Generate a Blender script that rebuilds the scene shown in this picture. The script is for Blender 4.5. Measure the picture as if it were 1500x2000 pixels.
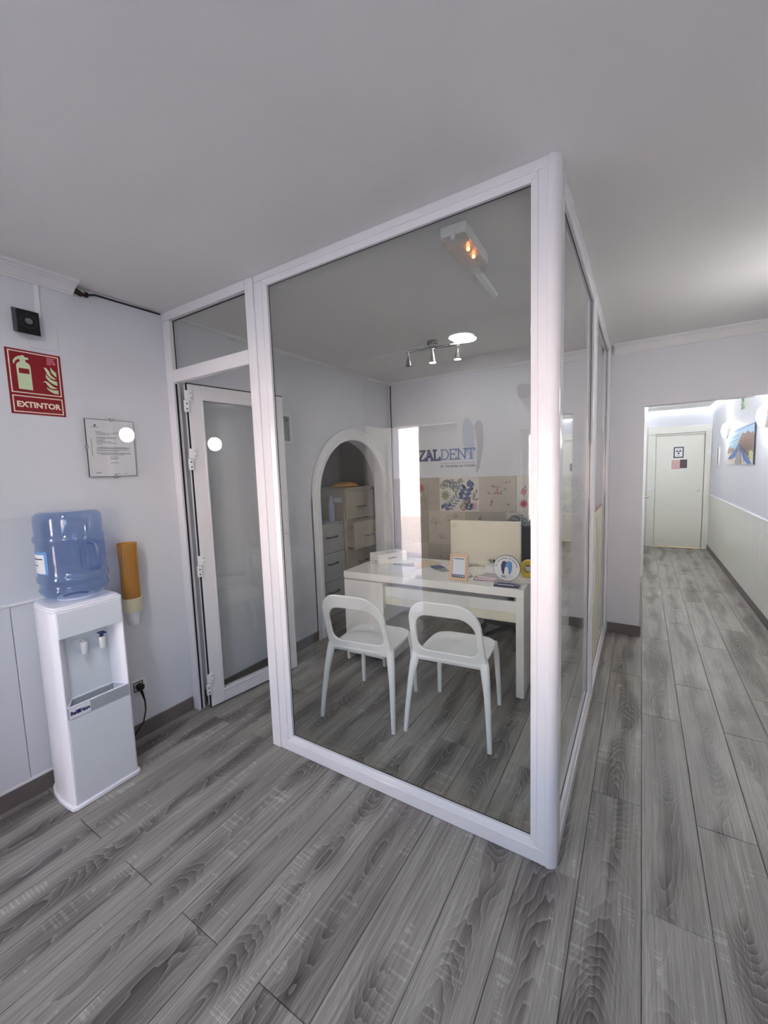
import bpy, bmesh, math, random
from mathutils import Vector, Matrix
R = math.radians
rng = random.Random(7)
for o in list(bpy.data.objects): bpy.data.objects.remove(o)
SC = bpy.context.scene
COL = SC.collection

# ---------------------------------------------------------------- camera
cam = bpy.data.cameras.new('camera'); CAM = bpy.data.objects.new('camera', cam); COL.objects.link(CAM)
cam.sensor_fit = 'VERTICAL'; cam.sensor_height = 36.0; cam.lens = 803.05 / 2000 * 36
cam.clip_start = 0.02; cam.clip_end = 200
yaw, pitch, roll = 0.5601, 0.0974, -0.034
f = Vector((-math.sin(yaw)*math.cos(pitch), math.cos(yaw)*math.cos(pitch), -math.sin(pitch)))
r0 = Vector((math.cos(yaw), math.sin(yaw), 0)); u0 = r0.cross(f)
r1 = math.cos(roll)*r0 + math.sin(roll)*u0; u1 = -math.sin(roll)*r0 + math.cos(roll)*u0
CAM.matrix_world = Matrix(((r1.x, u1.x, -f.x, 0.2372), (r1.y, u1.y, -f.y, -1.4951), (r1.z, u1.z, -f.z, 1.5085), (0, 0, 0, 1)))
SC.camera = CAM

# ---------------------------------------------------------------- world, sun, exposure
SC.view_settings.view_transform = 'Standard'; SC.view_settings.look = 'None'
SC.view_settings.gamma = 1.0; SC.view_settings.use_curve_mapping = False
SC.view_settings.exposure = 1.72
W = bpy.data.worlds.new('world'); SC.world = W; W.use_nodes = True
wn = W.node_tree; sky = wn.nodes.new('ShaderNodeTexSky'); sky.sky_type = 'NISHITA'
sky.sun_disc = False; sky.sun_elevation = R(48); sky.sun_rotation = R(15); sky.air_density = 1.2; sky.dust_density = 2.0
wn.links.new(sky.outputs[0], wn.nodes['Background'].inputs[0]); wn.nodes['Background'].inputs[1].default_value = 0.58
sun = bpy.data.lights.new('sun', 'SUN'); sun.energy = 17.0; sun.angle = R(0.6); sun.color = (1.0, 0.94, 0.88)
so = bpy.data.objects.new('sun', sun); COL.objects.link(so)
so.rotation_euler = Vector((0.25, -0.72, -0.75)).to_track_quat('-Z', 'Y').to_euler()
LAMP_DISC, FILL_FRONT, LAMP_WALL, LAMP_HALL, LED = 21.0, 62.0, 16.0, 34.0, 56.0

# ---------------------------------------------------------------- materials
def lin(c): return tuple(((v/255)/12.92 if v/255 <= .04045 else ((v/255+.055)/1.055)**2.4) for v in c)
MATS = {}
def mat(name, rgb, rough=.5, metal=0., spec=.5, emit=0., emit_rgb=None, var=.04, scale=14., bump=0., trans=0., coat=0., alpha=1.):
    if name in MATS: return MATS[name]
    m = bpy.data.materials.new(name); m.use_nodes = True; nt = m.node_tree; b = nt.nodes['Principled BSDF']
    c = lin(rgb)
    tc = nt.nodes.new('ShaderNodeTexCoord'); no = nt.nodes.new('ShaderNodeTexNoise'); no.inputs['Scale'].default_value = scale; no.inputs['Detail'].default_value = 4
    nt.links.new(tc.outputs['Object'], no.inputs['Vector'])
    mx = nt.nodes.new('ShaderNodeMixRGB'); mx.inputs[1].default_value = tuple(v*(1-var) for v in c)+(1,); mx.inputs[2].default_value = tuple(min(1, v*(1+var)) for v in c)+(1,)
    nt.links.new(no.outputs['Fac'], mx.inputs[0]); nt.links.new(mx.outputs[0], b.inputs['Base Color'])
    b.inputs['Roughness'].default_value = rough; b.inputs['Metallic'].default_value = metal; b.inputs['Specular IOR Level'].default_value = spec
    if coat: b.inputs['Coat Weight'].default_value = coat; b.inputs['Coat Roughness'].default_value = .05
    if trans: b.inputs['Transmission Weight'].default_value = trans
    if alpha < 1: b.inputs['Alpha'].default_value = alpha
    if emit:
        b.inputs['Emission Color'].default_value = lin(emit_rgb or rgb)+(1,); b.inputs['Emission Strength'].default_value = emit
    if bump:
        bp = nt.nodes.new('ShaderNodeBump'); bp.inputs['Strength'].default_value = bump; bp.inputs['Distance'].default_value = .002
        n2 = nt.nodes.new('ShaderNodeTexNoise'); n2.inputs['Scale'].default_value = scale*6; nt.links.new(tc.outputs['Object'], n2.inputs['Vector'])
        nt.links.new(n2.outputs['Fac'], bp.inputs['Height']); nt.links.new(bp.outputs[0], b.inputs['Normal'])
    MATS[name] = m; return m

def glass_mat(name, tint, f0=.04, body=None, body_amt=0., rough=0.):
    """thin sheet: tinted see-through plus a mirror that grows towards grazing angles, optionally some milky body"""
    if name in MATS: return MATS[name]
    m = bpy.data.materials.new(name); m.use_nodes = True; nt = m.node_tree; nt.nodes.remove(nt.nodes['Principled BSDF'])
    out = nt.nodes['Material Output']; tr = nt.nodes.new('ShaderNodeBsdfTransparent'); gl = nt.nodes.new('ShaderNodeBsdfGlossy')
    tr.inputs[0].default_value = tint+(1,); gl.inputs[0].default_value = (1, 1, 1, 1); gl.inputs['Roughness'].default_value = rough
    lw = nt.nodes.new('ShaderNodeLayerWeight'); lw.inputs['Blend'].default_value = .5
    pw = nt.nodes.new('ShaderNodeMath'); pw.operation = 'POWER'; pw.inputs[1].default_value = 5; nt.links.new(lw.outputs['Facing'], pw.inputs[0])
    ma = nt.nodes.new('ShaderNodeMath'); ma.operation = 'MULTIPLY_ADD'; ma.inputs[1].default_value = 1-f0; ma.inputs[2].default_value = f0; nt.links.new(pw.outputs[0], ma.inputs[0])
    src = tr.outputs[0]
    if body_amt:
        di = nt.nodes.new('ShaderNodeBsdfDiffuse'); di.inputs[0].default_value = body+(1,); tl = nt.nodes.new('ShaderNodeBsdfTranslucent'); tl.inputs[0].default_value = body+(1,)
        a = nt.nodes.new('ShaderNodeMixShader'); nt.links.new(di.outputs[0], a.inputs[1]); nt.links.new(tl.outputs[0], a.inputs[2])
        b = nt.nodes.new('ShaderNodeMixShader'); b.inputs[0].default_value = body_amt; nt.links.new(tr.outputs[0], b.inputs[1]); nt.links.new(a.outputs[0], b.inputs[2]); src = b.outputs[0]
    mx = nt.nodes.new('ShaderNodeMixShader'); nt.links.new(ma.outputs[0], mx.inputs[0]); nt.links.new(src, mx.inputs[1]); nt.links.new(gl.outputs[0], mx.inputs[2])
    nt.links.new(mx.outputs[0], out.inputs[0]); MATS[name] = m; return m

def wood_mat(name):
    """grey limed oak: cut through growth rings (long cathedrals), pores, light saw marks; each plank differs by its object's random number"""
    m = bpy.data.materials.new(name); m.use_nodes = True; nt = m.node_tree; N = nt.nodes; L = nt.links; b = N['Principled BSDF']
    tc = N.new('ShaderNodeTexCoord'); oi = N.new('ShaderNodeObjectInfo'); sx = N.new('ShaderNodeSeparateXYZ'); L.new(tc.outputs['Object'], sx.inputs[0])
    def mth(op, a, bb=None, c=None):
        n = N.new('ShaderNodeMath'); n.operation = op
        for i, v in enumerate((a, bb, c)):
            if v is None: continue
            if isinstance(v, (int, float)): n.inputs[i].default_value = v
            else: L.new(v, n.inputs[i])
        return n.outputs[0]
    def noise(x, y, z, scale, detail=3, rough=.55):
        c = N.new('ShaderNodeCombineXYZ')
        for i, v in enumerate((x, y, z)):
            if isinstance(v, (int, float)): c.inputs[i].default_value = v
            else: L.new(v, c.inputs[i])
        n = N.new('ShaderNodeTexNoise'); n.inputs['Scale'].default_value = scale; n.inputs['Detail'].default_value = detail; n.inputs['Roughness'].default_value = rough
        L.new(c.outputs[0], n.inputs['Vector']); return n.outputs['Fac']
    rnd = oi.outputs['Random']; X = sx.outputs[0]; Y = sx.outputs[1]
    seed = mth('MULTIPLY', rnd, 91.7)
    yy = mth('ADD', Y, mth('MULTIPLY', rnd, 37.0))
    # distance to the tree's heart, which wanders under the plank
    cx = mth('MULTIPLY', mth('SUBTRACT', noise(0, mth('MULTIPLY', yy, 1.0), seed, .9, 1), .5), .16)
    dx = mth('ADD', X, cx)
    dn = mth('MULTIPLY', mth('SUBTRACT', noise(mth('MULTIPLY', X, 2), mth('MULTIPLY', yy, 1.2), mth('ADD', seed, 9.3), 1.5, 1), .5), .16)
    dep = mth('ADD', mth('PINGPONG', mth('MULTIPLY', yy, mth('MULTIPLY_ADD', mth('FRACT', mth('MULTIPLY', rnd, 7.3)), .10, .055)), .13), dn)
    fine = mth('MULTIPLY', mth('SUBTRACT', noise(mth('MULTIPLY', X, 8), mth('MULTIPLY', yy, 1.6), seed, 2.2, 2), .5), .024)
    rr = mth('ADD', mth('SQRT', mth('ADD', mth('MULTIPLY', dx, dx), mth('MULTIPLY', dep, dep))), fine)
    ph = mth('FRACT', mth('MULTIPLY', rr, 125.0))
    ring = mth('POWER', ph, 2.2)
    edge = mth('MULTIPLY', mth('LESS_THAN', ph, .16), .55)
    # streaks along the plank and pores
    st = noise(mth('MULTIPLY', X, 60), mth('MULTIPLY', yy, 1.3), seed, 1.0, 5, .65)
    pore = noise(mth('MULTIPLY', X, 420), mth('MULTIPLY', yy, 14), seed, 1.0, 2)
    broad = noise(mth('MULTIPLY', X, 7), mth('MULTIPLY', yy, 1.1), mth('ADD', seed, 3.0), 1.0, 2)
    # saw marks: short pale cross bands here and there
    sawm = mth('GREATER_THAN', noise(mth('MULTIPLY', X, 9), mth('MULTIPLY', yy, 3), mth('ADD', seed, 17.), 1.2, 2), .60)
    saw = mth('MULTIPLY', mth('MULTIPLY', sawm, mth('GREATER_THAN', noise(mth('MULTIPLY', X, 3), mth('MULTIPLY', yy, 95), seed, 1.0, 2), .56)), .13)
    hb = noise(mth('MULTIPLY', X, 4), mth('MULTIPLY', yy, 1.6), mth('ADD', seed, 31.), 1.0, 2)
    heart = N.new('ShaderNodeMapRange'); heart.interpolation_type = 'SMOOTHSTEP'; heart.inputs['From Min'].default_value = .075; heart.inputs['From Max'].default_value = .004
    L.new(mth('ADD', mth('ABSOLUTE', dx), mth('MULTIPLY', mth('SUBTRACT', .56, hb), .30)), heart.inputs['Value']); ht = heart.outputs[0]
    amp = mth('MULTIPLY_ADD', ht, .75, .25)
    v = mth('MULTIPLY', mth('ADD', mth('MULTIPLY', ring, -.23), mth('MULTIPLY', edge, .19)), amp)
    v = mth('ADD', v, mth('MULTIPLY', ht, -.22))
    st2 = noise(mth('MULTIPLY', X, 170), mth('MULTIPLY', yy, 2.6), mth('ADD', seed, 5.), 1.0, 3, .6)
    v = mth('ADD', v, mth('MULTIPLY', mth('SUBTRACT', st2, .5), .62))
    v = mth('ADD', v, mth('MULTIPLY', mth('SUBTRACT', st, .5), .30))
    v = mth('ADD', v, mth('MULTIPLY', mth('SUBTRACT', pore, .5), .22))
    v = mth('ADD', v, mth('MULTIPLY', mth('SUBTRACT', broad, .5), .42))
    v = mth('ADD', v, saw)
    v = mth('ADD', v, mth('MULTIPLY', mth('SUBTRACT', rnd, .5), .07))
    v = mth('ADD', v, .59)
    cr = N.new('ShaderNodeValToRGB'); e = cr.color_ramp.elements
    e[0].position = .05; e[0].color = lin((63, 60, 57))+(1,); e[1].position = .98; e[1].color = lin((205, 201, 195))+(1,)
    k = e.new(.35); k.color = lin((114, 108, 104))+(1,); k = e.new(.6); k.color = lin((151, 147, 141))+(1,)
    L.new(v, cr.inputs[0]); L.new(cr.outputs[0], b.inputs['Base Color'])
    b.inputs['Roughness'].default_value = .38; b.inputs['Specular IOR Level'].default_value = .45
    bp = N.new('ShaderNodeBump'); bp.inputs['Strength'].default_value = .25; bp.inputs['Distance'].default_value = .001; L.new(v, bp.inputs['Height']); L.new(bp.outputs[0], b.inputs['Normal'])
    return m

M_wall = mat('wall paint', (218, 219, 226), .5, var=.02, scale=2.5, bump=.05, spec=.25)
M_ceil = mat('ceiling paint', (228, 226, 225), .75, var=.02, scale=2, bump=.05, spec=.2)
M_alu = mat('white lacquered aluminium', (230, 229, 233), .09, var=.01, spec=.26)
M_pvc = mat('white plastic', (235, 236, 238), .3, var=.015)
M_chair = mat('white chair plastic', (246, 248, 248), .42, var=.015, spec=.4)
M_desk = mat('white laminate', (246, 245, 240), .3, var=.015)
M_cream = mat('cream laminate', (232, 230, 208), .35, var=.02)
M_base = mat('grey brown skirting', (112, 103, 102), .5, var=.12, scale=20)
M_door = mat('off white door paint', (230, 230, 222), .4, var=.015)
M_cornice = mat('white plaster', (228, 227, 228), .7, var=.015)
M_gasket = mat('black rubber', (18, 18, 20), .6)
M_black = mat('black plastic', (16, 16, 18), .35, spec=.4)
M_darkg = mat('dark grey plastic', (60, 60, 64), .5)
M_steel = mat('brushed steel', (190, 190, 192), .25, metal=1.)
M_chrome = mat('chrome', (170, 170, 172), .12, metal=1.)
M_brass = mat('polished brass', (205, 165, 80), .2, metal=1.)
M_red = mat('sign red', (140, 10, 28), .4, var=.02)
M_lum = mat('luminous sign green white', (206, 222, 182), .5, var=.03)
M_pale = mat('pale pink print', (214, 120, 140), .5)
M_paper = mat('white paper', (235, 236, 240), .6, var=.01)
M_ink = mat('grey print ink', (95, 97, 108), .6)
M_navy = mat('navy blue', (28, 32, 92), .4)
M_navy2 = mat('dark blue lettering', (46, 52, 108), .5)
M_blue = mat('mid blue lettering', (82, 118, 178), .5)
M_lblue = mat('light blue', (110, 160, 215), .4)
M_beech = mat('beech wood', (222, 190, 158), .5, var=.08, scale=30)
M_cab = mat('beige metal', (196, 188, 176), .45, var=.02)
M_cabg = mat('grey metal', (176, 176, 174), .45, var=.02)
M_cooler = mat('cooler white plastic', (244, 244, 252), .32, var=.01)
M_coolpanel = mat('cooler grey white panel', (224, 229, 236), .4, var=.01)
M_amber = glass_mat('amber plastic', (.86, .58, .16), .05, (.80, .52, .12), .5, .15)
M_bottleglass = glass_mat('blue bottle plastic', (.66, .75, .90), .05, (.44, .55, .78), .2, .03)
M_glass = glass_mat('window glass', (.94, .95, .945), .045)
M_clear = glass_mat('clear picture glass', (.985, .985, .985), .045)
M_frost = glass_mat('clear lamp cover', (.965, .965, .955), .04, (.8, .8, .78), .10, .08)
M_acryl = glass_mat('clear acrylic', (.9, .92, .95), .06)
M_wood = wood_mat('grey oak laminate')
M_tile = mat('beige wall tile', (196, 188, 176), .35, var=.05, scale=8)
M_tile2 = mat('warm grey wall tile', (178, 168, 156), .35, var=.12, scale=10)
M_tile3 = mat('ivory wall tile', (214, 210, 204), .35, var=.03, scale=8)

def speckle(name, a, b_, scale):
    m = mat(name, a, .5, var=0); nt = m.node_tree; b = nt.nodes['Principled BSDF']
    v = nt.nodes.new('ShaderNodeTexNoise'); v.inputs['Scale'].default_value = scale; tc = nt.nodes.new('ShaderNodeTexCoord'); nt.links.new(tc.outputs['Object'], v.inputs['Vector'])
    cr = nt.nodes.new('ShaderNodeValToRGB'); cr.color_ramp.elements[0].position = .42; cr.color_ramp.elements[0].color = lin(a)+(1,); cr.color_ramp.elements[1].position = .6; cr.color_ramp.elements[1].color = lin(b_)+(1,)
    nt.links.new(v.outputs['Fac'], cr.inputs[0]); nt.links.new(cr.outputs[0], b.inputs['Base Color']); return m
M_speck = speckle('speckled grey plastic', (135, 140, 148), (200, 203, 210), 420)
M_plaster = speckle('old pale plaster', (222, 200, 192), (244, 232, 226), 3.0)
M_asphalt = speckle('grey road', (150, 145, 145), (172, 166, 166), 8)
M_pave = speckle('stone paving', (120, 118, 128), (140, 138, 148), 5)

# ---------------------------------------------------------------- mesh building
class MB:
    def __init__(s): s.bm = bmesh.new()
    def hexa(s, pts):
        v = [s.bm.verts.new(p) for p in pts]
        for q in ((0, 3, 2, 1), (4, 5, 6, 7), (0, 1, 5, 4), (1, 2, 6, 5), (2, 3, 7, 6), (3, 0, 4, 7)): s.bm.faces.new([v[i] for i in q])
        return s
    def box(s, x0, x1, y0, y1, z0, z1):
        return s.hexa([(x0, y0, z0), (x1, y0, z0), (x1, y1, z0), (x0, y1, z0), (x0, y0, z1), (x1, y0, z1), (x1, y1, z1), (x0, y1, z1)])
    def prism(s, pts, O, U, V, d0, d1):
        O, U, V = Vector(O), Vector(U), Vector(V); n = U.cross(V)
        a = [s.bm.verts.new(O+U*p[0]+V*p[1]+n*d0) for p in pts]; b = [s.bm.verts.new(O+U*p[0]+V*p[1]+n*d1) for p in pts]
        k = len(pts)
        ar = sum(pts[i][0]*pts[(i+1) % k][1]-pts[(i+1) % k][0]*pts[i][1] for i in range(k))
        if ar < 0: a.reverse(); b.reverse()
        s.bm.faces.new(b); s.bm.faces.new(a[::-1])
        for i in range(k): s.bm.faces.new((a[i], a[(i+1) % k], b[(i+1) % k], b[i]))
        return s
    def tube(s, pts, rad, n=10, flat=1.0, caps=True, ref=None):
        pts = [Vector(p) for p in pts]; rad = rad if isinstance(rad, (list, tuple)) else [rad]*len(pts)
        rings = []; prev = None
        for i, p in enumerate(pts):
            t = (pts[min(i+1, len(pts)-1)]-pts[max(i-1, 0)]).normalized()
            if prev is None:
                a = Vector(ref) if ref else (Vector((0, 0, 1)) if abs(t.z) < .9 else Vector((1, 0, 0)))
            else: a = prev
            a = (a-t*a.dot(t)).normalized(); prev = a; c = t.cross(a)
            rx, ry = rad[i] if isinstance(rad[i], tuple) else (rad[i], rad[i]*flat)
            rings.append([s.bm.verts.new(p+a*(math.cos(2*math.pi*k/n)*rx)+c*(math.sin(2*math.pi*k/n)*ry)) for k in range(n)])
        for A, B in zip(rings, rings[1:]):
            for k in range(n): s.bm.faces.new((A[k], A[(k+1) % n], B[(k+1) % n], B[k]))
        if caps: s.bm.faces.new(rings[0][::-1]); s.bm.faces.new(rings[-1])
        return s
    def lathe(s, prof, O, n=32, U=(1, 0, 0), V=(0, 1, 0), warp=None):
        O, U, V = Vector(O), Vector(U), Vector(V); Wd = U.cross(V); rings = []
        for r_, z in prof:
            if r_ < 1e-6: rings.append([s.bm.verts.new(O+Wd*z)]); continue
            ring = []
            for k in range(n):
                a = 2*math.pi*k/n; q = warp(a, r_, z) if warp else r_
                ring.append(s.bm.verts.new(O+U*(math.cos(a)*q)+V*(math.sin(a)*q)+Wd*z))
            rings.append(ring)
        for A, B in zip(rings, rings[1:]):
            if len(A) == 1 and len(B) == 1: continue
            for k in range(n):
                k2 = (k+1) % n
                if len(A) == 1: s.bm.faces.new((A[0], B[k2], B[k]))
                elif len(B) == 1: s.bm.faces.new((A[k], A[k2], B[0]))
                else: s.bm.faces.new((A[k], A[k2], B[k2], B[k]))
        return s
    def xform(s, M): bmesh.ops.transform(s.bm, matrix=M, verts=s.bm.verts); return s

def finish(name, mb, m, smooth, bevel, seg=2, sub=0):
    me = bpy.data.meshes.new(name); bmesh.ops.recalc_face_normals(mb.bm, faces=mb.bm.faces); mb.bm.to_mesh(me); mb.bm.free()
    me.materials.append(m)
    o = bpy.data.objects.new(name, me); COL.objects.link(o)
    if smooth:
        me.polygons.foreach_set('use_smooth', [True]*len(me.polygons)); me.set_sharp_from_angle(angle=R(smooth if smooth > 1 else 40))
    if bevel:
        md = o.modifiers.new('bevel', 'BEVEL'); md.width = bevel; md.segments = seg; md.limit_method = 'ANGLE'; md.angle_limit = R(40)
    if sub:
        md = o.modifiers.new('sub', 'SUBSURF'); md.levels = sub; md.render_levels = sub
    return o
def props(o, label=None, cat=None, group=None, kind=None):
    if label: o['label'] = label
    if cat: o['category'] = cat
    if group: o['group'] = group
    if kind: o['kind'] = kind
def thing(name, label, cat, loc=(0, 0, 0), rz=0., group=None, kind=None):
    o = bpy.data.objects.new(name, None); COL.objects.link(o); o.empty_display_size = .05; o.location = loc; o.rotation_euler = (0, 0, rz)
    props(o, label, cat, group, kind); return o
def part(name, mb, m, parent, smooth=0, bevel=0., local=False, label=None, kind=None, seg=2, sub=0):
    """a child mesh; built in world coordinates unless local=True"""
    if not local:
        root = parent; off = Vector((0, 0, 0))
        while root is not None: off += root.location; root = root.parent
        mb.xform(Matrix.Translation(-off))
    o = finish(name, mb, m, smooth, bevel, seg, sub); o.parent = parent; props(o, label, kind=kind); return o
def solo(name, mb, m, label, cat, smooth=0, bevel=0., group=None, kind=None, seg=2):
    vs = [v.co for v in mb.bm.verts]
    c = Vector(((min(v.x for v in vs)+max(v.x for v in vs))/2, (min(v.y for v in vs)+max(v.y for v in vs))/2, min(v.z for v in vs)))
    mb.xform(Matrix.Translation(-c)); o = finish(name, mb, m, smooth, bevel, seg); o.location = c; props(o, label, cat, group, kind); return o
def struct(name, mb, m, label, cat, smooth=0, bevel=0.): return solo(name, mb, m, label, cat, smooth, bevel, None, 'structure')
def bx(*a): return MB().box(*a)
def dup(root, loc, rz, label=None):
    r_ = root.copy(); COL.objects.link(r_); r_.location = loc; r_.rotation_euler = (0, 0, rz)
    if label: r_['label'] = label
    for ch in list(root.children):
        c = ch.copy(); COL.objects.link(c); c.parent = r_
        for g in ch.children:
            d = g.copy(); COL.objects.link(d); d.parent = c
    return r_
def text_mb(txt, size, O, U, V, depth=.0006, bold=0., align='LEFT', width=None, spacing=1.0):
    cu = bpy.data.curves.new('t', 'FONT'); cu.body = txt; cu.size = size; cu.align_x = align; cu.offset = bold; cu.extrude = depth/2; cu.space_character = spacing; cu.resolution_u = 3
    ob = bpy.data.objects.new('t', cu); COL.objects.link(ob); dg = bpy.context.evaluated_depsgraph_get()
    me = bpy.data.meshes.new_from_object(ob.evaluated_get(dg)); mb = MB(); mb.bm.from_mesh(me)
    bpy.data.objects.remove(ob); bpy.data.curves.remove(cu); bpy.data.meshes.remove(me)
    O, U, V = Vector(O), Vector(U).normalized(), Vector(V).normalized(); n = U.cross(V)
    k = 1.
    if width:
        xs = [v.co.x for v in mb.bm.verts]; k = width/(max(xs)-min(xs))
    mb.xform(Matrix(((U.x*k, V.x, n.x, O.x), (U.y*k, V.y, n.y, O.y), (U.z*k, V.z, n.z, O.z), (0, 0, 0, 1))))
    return mb
def rrect(w, h, r_, n=6, cx=0., cy=0.):
    out = []
    for sx_, sy_, a0 in ((1, -1, -90), (1, 1, 0), (-1, 1, 90), (-1, -1, 180)):
        for k in range(n+1):
            a = R(a0+90*k/n); out.append((cx+sx_*(w/2-r_)+math.cos(a)*r_, cy+sy_*(h/2-r_)+math.sin(a)*r_))
    return out
def line_frame(mb, x0, x1, y0, y1, t, O, U, V, d0, d1):
    for a, b, c, d in ((x0, x1, y0, y0+t), (x0, x1, y1-t, y1), (x0, x0+t, y0+t, y1-t), (x1-t, x1, y0+t, y1-t)):
        mb.prism([(a, c), (b, c), (b, d), (a, d)], O, U, V, d0, d1)
    return mb

H = 2.5; XL = -2.234; XR = 1.229; YB = 2.62; YF = -2.05; YE = 7.33; XH = .25
# ================================================================ SETTING
fl = struct('floor', bx(XL-1.1, XR+.1, YF-.2, YE+.1, -.14, -.012), mat('floor screed', (90, 88, 86), .9), 'grey oak laminate floor running through the room and hallway', 'floor')
PW, PL = .1945, 1.3
def plank_piece(x0, x1, y0, y1):
    cx, cy = (x0+x1)/2, (y0+y1)/2; w, l = (x1-x0)/2-.0007, (y1-y0)/2-.0009; t = .0022
    mb = MB(); v = []
    for (a, b, z) in ((w, l, -.012), (w, l, -t), (w-t*.8, l-t*.8, 0)):
        v.append([mb.bm.verts.new((sx_*a, sy_*b, z)) for sx_, sy_ in ((-1, -1), (1, -1), (1, 1), (-1, 1))])
    for A, B in zip(v, v[1:]):
        for k in range(4): mb.bm.faces.new((A[k], A[(k+1) % 4], B[(k+1) % 4], B[k]))
    mb.bm.faces.new(v[2]); mb.bm.faces.new(v[0][::-1])
    return mb, (cx, cy)
full = None
REG = [(XL, XR, YF, YB+.0), (XH, XR, YB, YE)]
for k in range(-13, 7):
    x0 = .077+PW*k; x1 = x0+PW; off = .505 if k % 2 == 0 else .01
    for j in range(-3, 7):
        y0 = off+PL*j; y1 = y0+PL
        a0, a1 = max(x0, XL), min(x1, XR)
        if a1-a0 < .004: continue
        # in the hallway only the columns right of its left wall go on past the back wall line
        b0 = max(y0, YF); b1 = min(y1, YE if (a0+a1)/2 > XH or a0 > XH-.02 else YB)
        if x0 < XH < x1: b1 = min(y1, YE)
        if b1-b0 < .01: continue
        isfull = abs(a1-a0-PW) < 1e-6 and abs(b1-b0-PL) < 1e-6
        if isfull and full is not None:
            o = full.copy(); COL.objects.link(o)
        else:
            mb, _ = plank_piece(a0, a1, b0, b1); o = finish('plank', mb, M_wood, 0, 0)
            if isfull: full = o
        o.parent = fl; o.location = Vector(((a0+a1)/2, (b0+b1)/2, 0))-fl.location
for yy0 in (1.2, 1.98, 2.76):   # planks inside the alcove
    for i in range(5):
        mb, c = plank_piece(XL-PW*(i+1), XL-PW*i, yy0, min(yy0+.78, 2.95)); o = finish('plank', mb, M_wood, 0, 0); o.parent = fl; o.location = Vector((c[0], c[1], 0))-fl.location

struct('ceiling', bx(XL-1.1, XR+.15, YF-.2, YB+.12, H, H+.2).box(XL-1.1, XL, YB+.12, 3.1, H, H+.2), M_ceil, 'plain white painted ceiling of the front room and cubicle', 'ceiling')
# left wall with the arched opening
wl = MB(); WT = .12
wl.box(XL-WT, XL, YF-.2, 1.335, -.012, H); wl.box(XL-WT, XL, 2.441, 3.05, -.012, H)
AC, AW, AZ, AH = 1.888, .553, 1.30, .538
def arch(y, w, h): return AZ+h*math.sqrt(max(0., 1-((y-AC)/w)**2))
ys = [AC-AW*math.cos(math.pi*i/32) for i in range(33)]
for a, b in zip(ys, ys[1:]):
    za, zb = arch(a, AW, AH), arch(b, AW, AH)
    wl.hexa([(XL-WT, a, za), (XL, a, za), (XL, b, zb), (XL-WT, b, zb), (XL-WT, a, H), (XL, a, H), (XL, b, H), (XL-WT, b, H)])
wleft = struct('wall_left', wl, M_wall, 'pale lilac grey left wall with an arched opening in the cubicle', 'wall')
def arch_ring(mb, w0, h0, w1, h1, d, zs=1.30):
    N = 32; P = []
    P.append(((AC-w0, -.0), (AC-w1, -.0)))
    for i in range(N+1):
        t = math.pi*i/N; P.append(((AC-w0*math.cos(t), AZ+h0*math.sin(t)), (AC-w1*math.cos(t), AZ+h1*math.sin(t))))
    P.append(((AC+w0, 0.), (AC+w1, 0.)))
    for (a, b), (c, e) in zip(P, P[1:]):
        mb.hexa([(XL, a[0], a[1]), (XL+d, a[0], a[1]), (XL+d, c[0], c[1]), (XL, c[0], c[1]), (XL, b[0], b[1]), (XL+d, b[0], b[1]), (XL+d, e[0], e[1]), (XL, e[0], e[1])])
    return mb
ar = arch_ring(MB(), AW, AH, AW+.095, AH+.105, .014); arch_ring(ar, AW-.004, AH-.004, AW+.03, AH+.032, .026); arch_ring(ar, AW+.07, AH+.078, AW+.095, AH+.105, .022)
struct('trim_1', ar, M_pvc, 'white moulded trim around the arched opening', 'trim', smooth=30)
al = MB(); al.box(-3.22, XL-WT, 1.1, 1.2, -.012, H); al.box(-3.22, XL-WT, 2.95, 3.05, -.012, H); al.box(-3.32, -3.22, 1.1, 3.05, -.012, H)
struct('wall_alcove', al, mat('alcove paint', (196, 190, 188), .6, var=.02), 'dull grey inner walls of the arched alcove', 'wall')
# back wall: cubicle part and header above the hallway mouth
wb = MB(); wb.box(XL, XH, YB, YB+.1, -.012, H); wb.box(XH, XR, YB, YB+.1, 1.978, H)
wback = struct('wall_back', wb, M_wall, 'pale grey back wall with tiles and lettering inside the cubicle', 'wall')
struct('wall_right', bx(XR, XR+.12, YF-.2, YE+.1, -.012, H+.1), M_wall, 'pale right wall of the hallway with a beaded lower panel', 'wall')
struct('wall_hallway_left', bx(XH-.12, XH, YB+.1, YE+.1, -.012, H+.1), M_wall, 'left wall of the hallway seen edge-on', 'wall')
we = MB(); we.box(XH, .445, YE, YE+.12, -.012, H+.1); we.box(1.145, XR, YE, YE+.12, -.012, H+.1); we.box(.445, 1.145, YE, YE+.12, 2.0, H+.1)
struct('wall_hallway_end', we, M_wall, 'white wall at the far end of the hallway', 'wall')
struct('ceiling_hallway', bx(XH-.12, XR+.12, YB+.1, YE+.12, H+.08, H+.2), M_ceil, 'upper ceiling of the hallway', 'ceiling')
# dropped slab with LED strips along its edges
ds = thing('dropped_ceiling', 'white dropped ceiling panel glowing along its edges in the hallway', 'ceiling panel', (.74, 5.0, 2.40), kind='structure')
part('panel', bx(XH+.06, XR-.06, YB+.22, YE-.07, 2.40, 2.44), M_ceil, ds)
led = mat('cold white LED strip', (235, 245, 245), emit=LED)
part('light_strip', bx(XH+.1, XR-.1, YE-.10, YE-.085, 2.445, 2.455), led, ds)
part('light_strip', bx(XR-.09, XR-.075, YB+.4, YE-.15, 2.445, 2.455), led, ds)
part('light_strip', bx(XH+.075, XH+.09, YB+.4, YE-.15, 2.445, 2.455), led, ds)
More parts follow.
